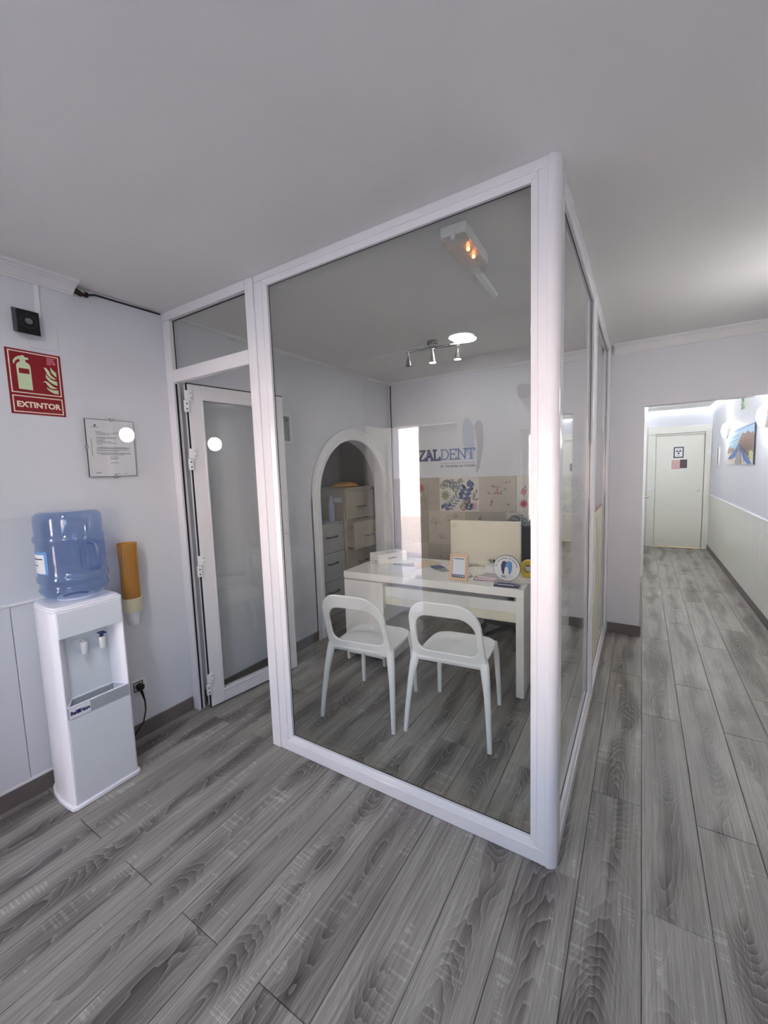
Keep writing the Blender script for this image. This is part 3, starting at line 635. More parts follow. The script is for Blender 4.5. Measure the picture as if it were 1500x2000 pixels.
# speaker
sp = thing('wall_speaker', 'small black square speaker above the red sign', 'speaker', (XL, -.672, 2.2))
mb = MB(); mb.hexa([(XL+.0005, -.716, 2.214), (XL+.0005, -.630, 2.214), (XL+.046, -.629, 2.200), (XL+.046, -.716, 2.200), (XL+.0005, -.716, 2.322), (XL+.0005, -.630, 2.322), (XL+.046, -.629, 2.306), (XL+.046, -.716, 2.306)])
part('case', mb, M_darkg, sp, bevel=.003); part('front_grille', bx(XL+.0463, XL+.051, -.7155, -.6295, 2.199, 2.304), M_black, sp, bevel=.0015)
part('cone', MB().lathe([(0, .003), (.008, .0035), (.012, .002), (.0135, .003), (.015, .0005), (.015, 0), (0, 0)], (XL+.051, -.671, 2.257), 24, (0, 1, 0), (0, 0, 1)), mat('silver grille', (120, 120, 124), .35, metal=.7), sp, smooth=40)
part('ring', MB().lathe([(.026, .0012), (.034, .0012), (.034, 0), (.026, 0)], (XL+.051, -.671, 2.257), 28, (0, 1, 0), (0, 0, 1)), mat('black ring', (30, 30, 32), .5), sp)
solo('cover_plate', bx(XL+.0005, XL+.006, -.662, -.545, 2.152, 2.268), M_wall, 'blank painted cover plate half behind the black speaker', 'cover plate', bevel=.002)
solo('cable_trunking', bx(XL+.0005, XL+.012, -.626, -.606, 2.295, 2.449), M_pvc, 'thin white cable trunking from cornice to black speaker', 'trunking', bevel=.002)
cb = thing('cable_bundle', 'black and red cables leaving the cut cornice end', 'cables', (XL+.02, -.3, 2.48))
for dx, dz, m, rr in ((.03, -.02, M_black, .005), (.022, -.028, mat('red brown cable', (96, 52, 44), .5), .0045), (.04, -.016, mat('pale cable', (196, 180, 170), .5), .003), (.014, -.033, M_black, .0045)):
    part('cable', MB().tube([(XL+dx, -.50, H+dz), (XL+dx, -.458, H+dz), (XL+dx*.7, -.43, H+dz-.008), (XL+.016, -.405, H-.03)], rr, 8), m, cb, smooth=60)
part('tie', MB().tube([(XL+.016, -.412, H-.03), (XL+.016, -.398, H-.03)], .013, 10), M_black, cb, smooth=40)
part('cable', MB().tube([(XL+.016, -.40, H-.03), (XL+.008, -.36, H-.014), (XL+.006, -.01, H-.010)], .0045, 8), M_black, cb, smooth=60)
# framed document
fd = thing('framed_document', 'glass clip frame holding a typed letter on the left wall', 'picture frame', (XL, -.351, 1.534))
part('backing', bx(XL+.001, XL+.009, -.471, -.231, 1.534, 1.837), mat('board edge', (70, 68, 68), .6), fd)
part('sheet', bx(XL+.009, XL+.010, -.469, -.233, 1.536, 1.835), M_paper, fd)
DO = (XL+.010, -.471, 1.534); mb = MB()
def tl(u0, u1, v, t=.002): mb.prism([(u0, v), (u1, v), (u1, v+t), (u0, v+t)], DO, UW, VW, 0, .0003)
for i, (u0, u1, v) in enumerate([(.044, .075, .237), (.13, .157, .237), (.046, .155, .230), (.047, .11, .223), (.047, .145, .209), (.047, .142, .204), (.047, .09, .198), (.047, .085, .190), (.046, .12, .186), (.046, .143, .179), (.046, .075, .172), (.045, .21, .156), (.055, .213, .152), (.043, .20, .148), (.043, .213, .141), (.043, .15, .136), (.043, .213, .127), (.043, .213, .122), (.06, .18, .117), (.11, .15, .108), (.108, .155, .099), (.108, .14, .093), (.107, .15, .073), (.03, .062, .022), (.035, .055, .017), (.12, .155, .012), (.175, .195, .012), (.026, .063, .261)]): tl(u0, u1, v)
tl(.040, .049, .265, .011); tl(.021, .023, .11, .09)
part('print', mb, M_ink, fd, kind='stuff')
part('pane', bx(XL+.0115, XL+.0135, -.472, -.230, 1.533, 1.838), M_clear, fd)
for y_, z_, a in ((-.345, 1.838, 0), (-.472, 1.69, 1), (-.345, 1.533, 0)):
    part('clip', bx(XL+.001, XL+.016, y_-.006, y_+.006, z_-.009, z_+.009), M_steel, fd, bevel=.002)
part('hook', MB().tube([(XL+.008, -.352, 1.853), (XL+.014, -.345, 1.857), (XL+.014, -.338, 1.851), (XL+.012, -.343, 1.842)], .0025, 8), M_pvc, fd, smooth=40)
fd.location.x += .003; fd.rotation_euler = (0, R(1.1), R(.1))
# small frame inside cubicle
f2 = thing('wall_certificate', 'small white framed certificate behind the open glass door', 'picture frame', (XL, .9, 1.765))
part('frame', line_frame(MB(), .78, 1.032, 1.765, 2.002, .02, (XL, 0, 0), UW, VW, .0005, .018), M_pvc, f2, bevel=.003)
part('sheet', bx(XL+.0005, XL+.006, .80, 1.012, 1.785, 1.982), mat('grey green sheet', (150, 156, 152), .4), f2)
mb = MB(); mb.lathe([(0, .0006), (.016, .0006), (.016, 0), (0, 0)], (XL+.006, .985, 1.955), 18, (0, 1, 0), (0, 0, 1)); line_frame(mb, .83, .995, 1.80, 1.925, .003, (XL+.006, 0, 0), UW, VW, 0, .0006)
for i in range(4): mb.box(XL+.006, XL+.0066, .90, .98, 1.90-i*.02, 1.903-i*.02)
part('print', mb, M_ink, f2, kind='stuff')
solo('corner_cable', MB().tube([(XL+.04, YB-.012, 2.47), (XL+.034, YB-.010, 2.3), (XL+.036, YB-.010, 1.2), (XL+.038, YB-.018, .6), (XL+.038, YB-.02, .1)], .007, 8), M_black, 'black cable running down the back left corner', 'cable', smooth=60)

# ================================================================ ALCOVE CABINETS
FX = -2.50
def cabinet(name, label, y0, y1, ztop, bounds, m, pulled=None):
    t = thing(name, label, 'filing cabinet', (FX-.31, (y0+y1)/2, 0), group=None)
    part('body', bx(FX-.62, FX-.02, y0, y1, .001, ztop), m, t, bevel=.003)
    for i, (a, b) in enumerate(bounds):
        px = .105 if i == pulled else 0
        dr = MB(); dr.box(FX-.02, FX, y0+.012, y1-.012, a+.004, b-.004)
        if px: dr.box(FX-.30, FX-.02, y0+.03, y0+.036, a+.03, b-.07).box(FX-.30, FX-.02, y1-.036, y1-.03, a+.03, b-.07).box(FX-.3, FX-.02, y0+.03, y1-.03, a+.025, a+.03)
        dr.xform(Matrix.Translation((px+.0005, 0, 0)))
        d = part('drawer', dr, m, t, bevel=.002)
        c = (y0+y1)/2; hz = a+(b-a)*(.45 if m is M_cab else .62)
        part('handle', MB().tube([(FX+px, c-.075, hz), (FX+px+.028, c-.072, hz), (FX+px+.032, c-.06, hz), (FX+px+.032, c+.06, hz), (FX+px+.028, c+.072, hz), (FX+px, c+.075, hz)], .007, 8), M_steel if m is M_cab else M_darkg, d, smooth=50)
    part('lock', MB().lathe([(0, .008), (.007, .008), (.008, 0), (0, 0)], (FX-.019, y1-.045, ztop-.018), 12, (0, 1, 0), (0, 0, 1)), M_darkg, t)
    return t
cabinet('filing_cabinet', 'short grey metal filing cabinet in the arch, bottle on top', 1.585, 2.045, .99, [(.08, .38), (.38, .68), (.68, .95)], M_cabg)
tcab = cabinet('filing_cabinet', 'tall beige metal filing cabinet in the arch with one drawer open', 2.075, 2.66, 1.332, [(.06, .36), (.36, .66), (.66, .97), (.99, 1.295)], M_cab, pulled=2)
part('top_cover', bx(FX-.62, FX+.01, 2.07, 2.665, 1.3325, 1.346), M_cab, tcab, bevel=.003)
part('label_card', bx(FX-.16, FX-.04, 2.073, 2.0745, 1.19, 1.24), M_paper, tcab)
wbl = MB().lathe([(0, 1.006), (.034, 1.006), (.036, 1.012), (.036, 1.16), (.034, 1.185), (.022, 1.225), (.019, 1.24), (.019, 1.245), (.021, 1.247), (.021, 1.275), (.019, 1.28), (0, 1.28)], (FX-.11, 1.965, -.0155), 24)
solo('water_flask', wbl, mat('pale lilac steel', (182, 188, 214), .35), 'pale lilac metal flask standing on the short grey cabinet', 'bottle', smooth=45)
bg = MB()
bg.lathe([(0, 0), (.12, .002), (.145, .015), (.13, .035), (.08, .05), (.03, .054), (0, .052)], (0, 0, 0), 26, warp=lambda a, r_, z: r_*(1+.10*math.sin(3*a+z*40)+.06*math.sin(7*a)))
bg.xform(Matrix.Translation((FX-.14, 2.27, 1.3465)) @ Matrix.Diagonal((.9, 1.25, 1.2, 1)))
solo('plastic_bag', bg, mat('orange yellow plastic', (206, 160, 92), .35, var=.15, scale=30), 'crumpled orange yellow bag on top of the tall cabinet', 'bag', smooth=70)

# ================================================================ BACK WALL TILES AND LETTERING
def leaf(cx, cy, ang, L_, W_, n=7):
    pts = []
    for s_ in (1, -1):
        for i in range(n+1):
            t = i/n if s_ > 0 else 1-i/n; pts.append((t*L_, s_*W_*math.sin(math.pi*t**.85)*.5))
    pts = pts[:n+1]+pts[n+2:-1]; c, s2 = math.cos(ang), math.sin(ang)
    return [(cx+x*c-y_*s2, cy+x*s2+y_*c) for x, y_ in pts]
INK = {k: mat('tile ink '+k, v, .45) for k, v in dict(blue=(86, 98, 142), grey=(134, 142, 152), red=(178, 62, 76), pink=(206, 176, 186), olive=(150, 148, 118), brown=(140, 116, 104), line=(128, 118, 112)).items()}
def clip(P, w_, h_): return all(.004 < a < w_-.004 and .004 < b < h_-.004 for a, b in P)
def sprig(c, s_, x, y_, ang, n, L_, W_):
    dx, dy = math.cos(ang), math.sin(ang); out = []
    for i in range(n):
        px, py = x+dx*L_*.55*i, y_+dy*L_*.55*i
        out.append(leaf(px, py, ang+.9, L_, W_)); out.append(leaf(px, py, ang-.9, L_, W_))
    out.append(leaf(x+dx*L_*.55*n, y_+dy*L_*.55*n, ang, L_, W_)); return out
def rosette(x, y_, r_, n, W_): return [leaf(x, y_, 2*math.pi*i/n, r_, W_) for i in range(n)]
def tile(x0, x1, z0, z1, m, prints):
    w_, h_ = x1-x0, z1-z0
    o = finish('tile', bx(x0+.0012, x1-.0012, YB-.008, YB-.0002, z0+.0012, z1-.0012).xform(Matrix.Translation(-wback.location)), m, 0, .0015); o.parent = wback
    by = {}
    for ink, P in prints:
        if clip(P, w_, h_): by.setdefault(ink, []).append(P)
    for ink, Ps in by.items():
        mb = MB()
        for P in Ps: mb.prism(P, (x0, YB-.008, z0), (1, 0, 0), (0, 0, 1), .0, .0005)
        q = finish('print', mb.xform(Matrix.Translation(-wback.location)), INK[ink], 0, 0); q.parent = o; q['kind'] = 'stuff'
    return o
def P_flor(w_, h_, r):
    L_ = []
    for c, x, y_, a, n, l, w2 in (('blue', .27, .13, 1.2, 3, .085, .042), ('grey', .10, .03, .85, 5, .068, .024), ('blue', .03, .02, .5, 2, .062, .034), ('grey', .05, .31, -.3, 4, .06, .022), ('brown', .25, .02, .9, 4, .055, .02), ('blue', .38, .23, 1.3, 2, .07, .036),
        ('grey', .17, .21, 1.0, 3, .06, .02), ('olive', .02, .25, .8, 3, .05, .018), ('grey', .13, .34, -1.1, 2, .05, .018), ('blue', .33, .02, 1.5, 2, .06, .03), ('brown', .40, .12, 1.4, 3, .045, .018), ('olive', .22, .34, -.9, 2, .05, .018)):
        L_ += [(c, p) for p in sprig('s', 1, x, y_, a, n, l, w2)]
    L_ += [('olive', p) for p in rosette(.07, .17, .065, 11, .016)]+[('pink', p) for p in rosette(.39, .06, .05, 6, .028)]
    return L_
def P_dots(w_, h_, r):
    return [('line', [(x+.005*math.cos(R(60*k)), y_+.005*math.sin(R(60*k))) for k in range(6)]) for i, x in enumerate([.03+.035*i for i in range(12)]) for y_ in [.02+.035*j+(.017 if i % 2 else 0) for j in range(10)]]
def P_dand(w_, h_, r):
    L_ = []
    for x, y_, s_ in ((.09, .22, 1.), (.26, .25, 1.1), (.38, .14, .8), (.16, .06, .8), (.33, .30, .6)):
        L_.append(('line', [(x-.0015, y_-.09*s_), (x+.0015, y_-.09*s_), (x+.0015, y_), (x-.0015, y_)]))
        for k in range(9):
            a = R(10+160*k/8); c, s2 = math.cos(a), math.sin(a); q = .055*s_
            L_.append(('line', [(x-s2*.001, y_+c*.001), (x+c*q-s2*.001, y_+s2*q+c*.001), (x+c*q+s2*.001, y_+s2*q-c*.001), (x+s2*.001, y_-c*.001)]))
            L_.append(('line', leaf(x+c*q, y_+s2*q, a, .014*s_, .008*s_, 4)))
    return L_
def P_sprigs(w_, h_, r):
    L_ = []
    for i in range(14):
        x, y_, a = r.uniform(.04, w_-.05), r.uniform(.04, h_-.05), r.uniform(0, 6.3); c = r.choice(['line', 'brown', 'pink', 'red', 'grey'])
        L_ += [(c, leaf(x, y_, a, .035, .012)), (c, leaf(x+.012, y_+.004, a+1.3, .028, .010))]
    return L_
def P_red(w_, h_, r):
    L_ = [('red', p) for p in rosette(.27, .25, .062, 11, .02)]+[('red', p) for p in rosette(.07, .09, .05, 9, .014)]+[('olive', p) for p in sprig('g', 1, .30, .02, 1.5, 5, .05, .02)]
    L_ += [('pink', p) for p in rosette(.29, .06, .05, 8, .02)]+[('red', p) for p in sprig('r', 1, .06, .18, 1.2, 3, .035, .012)]+[('pink', p) for p in sprig('r', 1, .2, .1, .8, 3, .045, .02)]
    return L_
r_ = random.Random(3)
ROWS = [(1.062, 1.428, [(-2.12, -1.76, M_tile2, P_red), (-1.76, -1.62, M_tile2, None), (-1.62, -1.174, M_tile3, P_flor), (-1.174, -.80, M_tile, P_sprigs), (-.80, -.42, M_tile3, P_red), (-.42, -.075, M_tile, P_flor)]),
        (.70, 1.062, [(-2.12, -1.76, M_tile2, P_dots), (-1.76, -1.33, M_tile, P_dand), (-1.33, -.90, M_tile2, P_sprigs), (-.90, -.47, M_tile3, P_flor), (-.47, -.075, M_tile2, P_red)]),
        (.34, .70, [(-2.12, -1.76, M_tile, P_dots), (-1.76, -1.33, M_tile2, P_sprigs), (-1.33, -.90, M_tile, P_dand), (-.90, -.47, M_tile2, P_dots), (-.47, -.075, M_tile, P_sprigs)])]
for z0, z1, cs in ROWS:
    tile(-2.19, -2.12, z0, z1, M_tile2, [])
    for x0, x1, m, fn in cs: tile(x0, x1, z0, z1, m, fn(x1-x0, z1-z0, r_) if fn else [])
# slab serif lettering drawn as strokes
lt = thing('wall_lettering', 'blue clinic name lettering on the back wall above the tiles', 'lettering', (-1.55, YB, 1.53))
GL = {'Z': (.62, [((.04, 1), (.58, 1)), ((.58, 1), (.04, 0)), ((.04, 0), (.60, 0)), ((.06, 1), (.06, .80)), ((.59, 0), (.59, .2))]),
      'A': (.74, [((.08, 0), (.36, 1)), ((.36, 1), (.66, 0)), ((.18, .34), (.56, .34)), ((0, 0), (.18, 0)), ((.55, 0), (.76, 0)), ((.24, 1), (.38, 1))]),
      'L': (.60, [((.12, 1), (.12, 0)), ((.02, 1), (.24, 1)), ((.02, 0), (.56, 0)), ((.55, 0), (.55, .22))]),
      'D': (.76, [((.12, 1), (.12, 0)), ((.02, 1), (.34, 1)), ((.02, 0), (.34, 0))]+[((.34+.34*math.cos(R(90-18*i)), .5+.5*math.sin(R(90-18*i))), (.34+.34*math.cos(R(72-18*i)), .5+.5*math.sin(R(72-18*i)))) for i in range(10)]),
      'E': (.66, [((.12, 1), (.12, 0)), ((.02, 1), (.58, 1)), ((.02, 0), (.60, 0)), ((.12, .52), (.44, .52)), ((.58, 1), (.58, .82)), ((.60, 0), (.60, .2)), ((.44, .6), (.44, .44))]),
      'N': (.84, [((.14, 0), (.14, 1)), ((.14, 1), (.70, 0)), ((.70, 0), (.70, 1)), ((.02, 1), (.16, 1)), ((.02, 0), (.26, 0)), ((.58, 1), (.82, 1))]),
      'T': (.70, [((.34, 1), (.34, 0)), ((.02, 1), (.66, 1)), ((.22, 0), (.46, 0)), ((.03, 1), (.03, .8)), ((.65, 1), (.65, .8))])}
def strokes(word, O, U, V, hgt, width, t, depth=.004):
    tot = sum(GL[c][0] for c in word); k = width/(tot*hgt); mb = MB(); x = 0
    for i, c in enumerate(word):
        wd, st = GL[c]
        for j, (a, b) in enumerate(st):
            p, q = Vector(((x+a[0])*hgt*k, a[1]*hgt)), Vector(((x+b[0])*hgt*k, b[1]*hgt)); d = (q-p).normalized(); n = Vector((-d.y, d.x))*t/2; e = d*t*.4
            mb.prism([tuple(p-e-n), tuple(q+e-n), tuple(q+e+n), tuple(p-e+n)], O, U, V, 0, depth+.00005*j)
        x += wd
    return mb
WU, WV = (1, 0, 0), (0, 0, 1)
part('letters', strokes('ZAL', (-1.866, YB-.0005, 1.617), WU, WV, .103, .262, .023), M_navy2, lt, label='thick dark blue letters')
part('letters', strokes('DENT', (-1.598, YB-.0005, 1.617), WU, WV, .103, .385, .0115), M_blue, lt, label='thin mid blue letters')
part('rule', bx(-1.60, -1.212, YB-.003, YB-.0005, 1.573, 1.5765), M_blue, lt)
part('small_letters', text_mb('Dr. Fernández de Córdoba', .038, (-1.603, YB-.001, 1.533), WU, WV, width=.39, bold=.0004), M_navy2, lt)
def tooth(O, U, V, k, m1, m2, p, depth=.003):
    """two leaf shaped lobes that make a tooth"""
    a = [(-.46, .10), (-.50, .45), (-.40, .80), (-.22, .93), (-.04, .85), (.06, .68), (-.08, .50), (-.16, .28), (-.20, .02), (-.24, -.26), (-.30, -.34), (-.37, -.20)]
    b = [(.50, .45), (.46, .78), (.28, .93), (.10, .88), (-.02, .72), (-.12, .50), (-.10, .30), (.02, .40), (.12, .30), (.16, .05), (.18, -.22), (.25, -.34), (.36, -.18), (.45, .12)]
    for nm, P, m, z in (('left_lobe', a, m1, 0), ('right_lobe', b, m2, depth*.5)):
        part(nm, MB().prism([(x*k, y_*k) for x, y_ in P], O, U, V, z, z+depth), m, p)
tooth((-1.985, YB-.0005, 1.66), WU, WV, .19, M_navy2, M_blue, lt)
bt = thing('tooth_shape', 'large pale two lobed tooth shape on the back wall', 'decal', (-1.23, YB, 1.45))  # pale two lobed shape laid flat against the back wall
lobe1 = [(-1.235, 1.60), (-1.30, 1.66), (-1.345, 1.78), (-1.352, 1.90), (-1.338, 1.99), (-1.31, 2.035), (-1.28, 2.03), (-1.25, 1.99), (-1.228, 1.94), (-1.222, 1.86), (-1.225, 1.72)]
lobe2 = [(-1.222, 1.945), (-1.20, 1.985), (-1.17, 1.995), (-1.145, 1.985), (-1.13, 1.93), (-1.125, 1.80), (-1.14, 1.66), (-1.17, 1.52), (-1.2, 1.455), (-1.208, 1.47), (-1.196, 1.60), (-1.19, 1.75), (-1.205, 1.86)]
part('left_lobe', MB().prism(lobe1, (0, YB-.0003, 0), WU, WV, 0, .0004), mat('faint blue lobe', (188, 196, 214), .5), bt); part('right_lobe', MB().prism(lobe2, (0, YB-.0003, 0), WU, WV, 0, .0004), mat('faint grey lobe', (180, 180, 190), .5), bt)

# ================================================================ DESK AND THINGS ON IT
DL, DW, DZ = 1.39, .66, .73; DRZ = R(2.6)
dk = thing('desk', 'white laminate desk inside the glass cubicle', 'desk', (-1.768, 1.063, 0), DRZ)
part('desktop', bx(0, DL, 0, DW, DZ-.055, DZ), M_desk, dk, bevel=.002, local=True)
part('leg_panel', bx(DL-.05, DL, 0, DW, .001, DZ-.0555), M_desk, dk, bevel=.002, local=True)
part('pedestal', bx(.004, .352, .02, DW-.01, .055, DZ-.0625), M_desk, dk, bevel=.002, local=True)
part('pedestal_side', bx(.002, .022, .001, DW, .001, DZ-.0625).box(.334, .354, .001, DW, .001, DZ-.0625), M_desk, dk, bevel=.0015, local=True)
part('pedestal_front', bx(.022, .334, .001, .019, .06, DZ-.0645), M_desk, dk, bevel=.0015, local=True)
part('pull_out_panel', bx(.3545, DL-.0505, .045, .062, .552, .632), M_desk, dk, bevel=.0015, local=True)  # two tones paint light and shade onto one plain panel
part('panel_shaded_tone', bx(.3545, DL-.0505, .045, .062, .490, .5515), M_cream, dk, bevel=.0015, local=True, label='lower half of the pull out panel, shading painted in cream')
for a in (.36, DL-.072): part('pull_out_side', bx(a, a+.018, .062, .60, .49, .632), M_desk, dk, bevel=.001, local=True)
DM = Matrix.Translation(dk.location) @ Matrix.Rotation(DRZ, 4, 'Z')
# paper box
pb = thing('carton', 'white printed paper carton on the left end of the desk', 'box', (-1.632, 1.372, DZ+.0005), R(62))
part('carton_body', bx(0, .285, 0, .155, 0, .078), mat('white card', (230, 228, 226), .5), pb, bevel=.002, local=True)
part('lid_line', bx(-.0006, .2856, -.0006, .1556, .052, .0535), mat('card shadow line', (170, 166, 164), .6), pb, local=True)
part('print', MB().prism([(.09, .026), (.105, .034), (.13, .031), (.155, .037), (.185, .034), (.182, .041), (.15, .045), (.125, .040), (.10, .043)], (0, -.0001, 0), (1, 0, 0), (0, 0, 1), 0, .0005), M_ink, pb, local=True)
part('print', bx(.11, .2, .02, .06, .0778, .0784), mat('pale grey ink', (190, 188, 188), .6), pb, local=True)
for a, b, c in ((.03, .07, .015), (.03, .06, .022), (.09, .125, .012), (.09, .11, .03)): part('print', bx(-.0004, .0002, a, b, c, c+.005), M_ink, pb, local=True)
def sheet(x, y_, rz, w_, h_, lab, grp=None, z=DZ+.0004, m=M_paper, t=.0007, name='paper_sheet', cat='paper'):
    mb = bx(-w_/2, w_/2, -h_/2, h_/2, 0, t); mb.xform(Matrix.Translation((x, y_, z)) @ Matrix.Rotation(rz, 4, 'Z')); return solo(name, mb, m, lab, cat, group=grp)
sheet(-1.40, 1.36, R(30), .21, .297, 'loose white sheet lying under the pen near the carton'); sheet(-1.33, 1.30, R(12), .148, .21, 'smaller white sheet lying on the larger loose sheet', z=DZ+.0013)
sheet(-1.30, 1.52, R(-20), .21, .297, 'cream sheet on the desk between carton and blue pad', m=mat('cream paper', (226, 208, 180), .6))
solo('pencil', MB().tube([(-1.515, 1.412, DZ+.0052), (-1.38, 1.455, DZ+.0052), (-1.37, 1.458, DZ+.0052)], [.0036, .0036, .001], 8), M_black, 'black pen lying beside the printed carton', 'pen', smooth=40)
ph = thing('phone_case', 'dark blue folding case lying left of the wooden frame', 'case', (-1.11, 1.44, DZ+.0005), R(-38))
part('cover', bx(-.065, .03, -.042, .042, .004, .014), mat('slate blue leatherette', (62, 84, 122), .5), ph, bevel=.004, local=True)
part('flap', MB().hexa([(.03, -.042, 0), (.12, -.03, 0), (.12, .03, 0), (.03, .042, 0), (.03, -.042, .008), (.12, -.03, .005), (.12, .03, .005), (.03, .042, .008)]), mat('grey lining', (150, 150, 156), .5), ph, bevel=.001, local=True)
sheet(-1.0, 1.5, R(10), .1, .075, 'small yellowish note beside the blue case', m=mat('yellow note', (240, 230, 186), .6), name='note', cat='note')
# wooden photo frame
pf = thing('photo_frame', 'beech wood photo frame with printed card on the desk', 'photo frame', (-.838, 1.165, DZ), R(4))
TB = Matrix.Rotation(R(-11), 4, 'X')
o = part('frame', line_frame(MB(), -.066, .066, .002, .186, .021, (0, 0, 0), (1, 0, 0), (0, 0, 1), -.016, 0).xform(TB), M_beech, pf, bevel=.002, local=True)
o = part('card', bx(-.046, .046, .008, .011, .022, .166).xform(TB), mat('pale blue card', (222, 230, 242), .35), pf, local=True)
part('card_title', bx(-.036, .036, .0072, .008, .150, .156).xform(TB), M_navy2, pf, local=True)
part('card_bar', bx(-.045, .045, .0072, .008, .023, .043).xform(TB), M_navy2, pf, local=True)
st = MB()
for i in range(5):
    st.prism([((.0068 if k % 2 == 0 else .003)*math.sin(R(36*k))-.032+i*.016, (.0068 if k % 2 == 0 else .003)*math.cos(R(36*k))+.033) for k in range(10)], (0, .0071, 0), (1, 0, 0), (0, 0, 1), 0, .0006)
part('stars', st.xform(TB), M_paper, pf, local=True)
part('strut', MB().hexa([(-.025, .086, .001), (.025, .086, .001), (.025, .090, .001), (-.025, .090, .001), (-.02, .044, .13), (.02, .044, .13), (.02, .048, .13), (-.02, .048, .13)]), M_gasket, pf, local=True)
# round sign on acrylic foot
rs = thing('award_sign', 'round white tooth emblem sign on a clear foot', 'desk sign', (-.499, 1.172, DZ), R(5))
part('foot', bx(-.08, .08, -.03, .035, .0128, .034), M_acryl, rs, bevel=.002, local=True); part('foot_base', bx(-.08, .08, -.03, .035, .0005, .0125), M_navy, rs, bevel=.001, local=True)
part('foot_label', bx(-.052, .052, -.0325, -.0302, .015, .03), M_navy2, rs, local=True); part('slot_card', bx(-.05, .05, -.0332, -.0326, .0155, .0195), M_paper, rs, local=True)
zc = .121
part('backing', MB().lathe([(0, .004), (.086, .004), (.087, .003), (.087, 0), (0, 0)], (0, .004, zc), 56, (1, 0, 0), (0, 0, 1)), M_navy, rs, smooth=40, local=True)
part('disc', MB().lathe([(0, .003), (.083, .003), (.084, .002), (.084, 0), (0, 0)], (0, .0, zc), 56, (1, 0, 0), (0, 0, 1)), M_pvc, rs, smooth=40, local=True)
def lpart(name, mb, m): return part(name, mb, m, rs, local=True)
Yd = -.0032
a = [(-.46, .10), (-.50, .45), (-.40, .80), (-.22, .93), (-.04, .85), (.06, .68), (-.08, .50), (-.16, .28), (-.20, .02), (-.24, -.26), (-.30, -.34), (-.37, -.20)]
b = [(.50, .45), (.46, .78), (.28, .93), (.10, .88), (-.02, .72), (-.12, .50), (-.10, .30), (.02, .40), (.12, .30), (.16, .05), (.18, -.22), (.25, -.34), (.36, -.18), (.45, .12)]
k = .073
lpart('emblem_lobe', MB().prism([(x*k, y_*k) for x, y_ in a], (0, Yd, zc-.018), WU, WV, 0, .0006), M_navy); lpart('emblem_lobe', MB().prism([(x*k, y_*k) for x, y_ in b], (0, Yd, zc-.018), WU, WV, .0004, .001), mat('emblem blue', (96, 150, 208), .4))
lpart('letters', strokes('ZAL', (-.036, Yd, zc-.062), WU, WV, .0135, .032, .0026, .0006), M_ink); lpart('letters', strokes('DENT', (-.003, Yd, zc-.062), WU, WV, .0135, .042, .0012, .0006), mat('pale print', (190, 196, 206), .5))
arc = MB(); s_txt = 'Dr. Fernández de Córdoba'; n = len(s_txt)
wts = [1.0 if ch not in 'r. ' else .6 for ch in s_txt]; tot = sum(wts); acc = 0
for ch, wt in zip(s_txt, wts):
    t = R(172-164*(acc+wt/2)/tot); acc += wt
    if ch == ' ': continue
    c, s2 = math.cos(t), math.sin(t)
    g = text_mb(ch, .0165, (c*.064, Yd, zc+s2*.064), (s2, 0, -c), (c, 0, s2), align='CENTER', bold=.0003); me = bpy.data.meshes.new('g'); g.bm.to_mesh(me); arc.bm.from_mesh(me); bpy.data.meshes.remove(me)
lpart('arched_letters', arc, M_ink)
# monitor
mo = thing('monitor', 'large cream backed computer screen facing away on the desk', 'monitor', (-.79, 1.60, DZ), R(3))
part('shell', bx(-.275, .275, -.012, .03, .03, .372), mat('cream plastic back', (226, 222, 204), .45, var=.02), mo, bevel=.008, local=True)
part('screen', bx(-.265, .265, .03, .034, .05, .36), M_black, mo, bevel=.002, local=True)
part('stand', MB().box(-.09, .09, -.03, .13, .0005, .012).box(-.05, .05, .0, .028, .012, .05), mat('cream plastic back', (226, 222, 204), .45, var=.02), mo, bevel=.004, local=True)
# leaflets
for i in range(5):
    sheet(-.66+.012*i, 1.29+.006*i, R(12-5*i), .20, .10, ['mauve leaflet at the bottom of the pile by the monitor', 'white leaflet second from the bottom of the pile', 'pink leaflet in the middle of the pile', 'white leaflet second from the top of the pile', 'grey leaflet on top of the pile by the monitor'][i], z=DZ+.001+.0045*i, t=.004, m=[mat('mauve card', (170, 140, 150), .5), M_paper, mat('pink card', (214, 150, 158), .5), M_paper, mat('grey card', (190, 186, 186), .5)][i], name='leaflet', cat='leaflet', grp='leaflets piled in front of the monitor')
wr = MB()
for k in range(7):
    a = R(51*k+10); wr.tube([(-.76, 1.235, DZ+.012+.003*k), (-.76+.045*math.cos(a), 1.235+.035*math.sin(a), DZ+.006+.007*(k % 3)), (-.76+.06*math.cos(a+.2), 1.235+.045*math.sin(a+.2), DZ+.02+.010*(k % 3))], .002, 6)
solo('wire_holder', wr, M_steel, 'tangled grey wire holder right of the wooden frame', 'wire holder', smooth=50)
pcup = thing('brush_holder', 'white slanted holder full of dark tipped markers', 'holder', (-.63, 1.40, DZ))
mb = MB(); mb.hexa([(-.70, 1.38, DZ+.0005), (-.56, 1.38, DZ+.0005), (-.56, 1.44, DZ+.0005), (-.70, 1.44, DZ+.0005), (-.71, 1.36, DZ+.075), (-.55, 1.36, DZ+.075), (-.55, 1.46, DZ+.075), (-.71, 1.46, DZ+.075)])
part('tray', mb, M_pvc, pcup, bevel=.004)
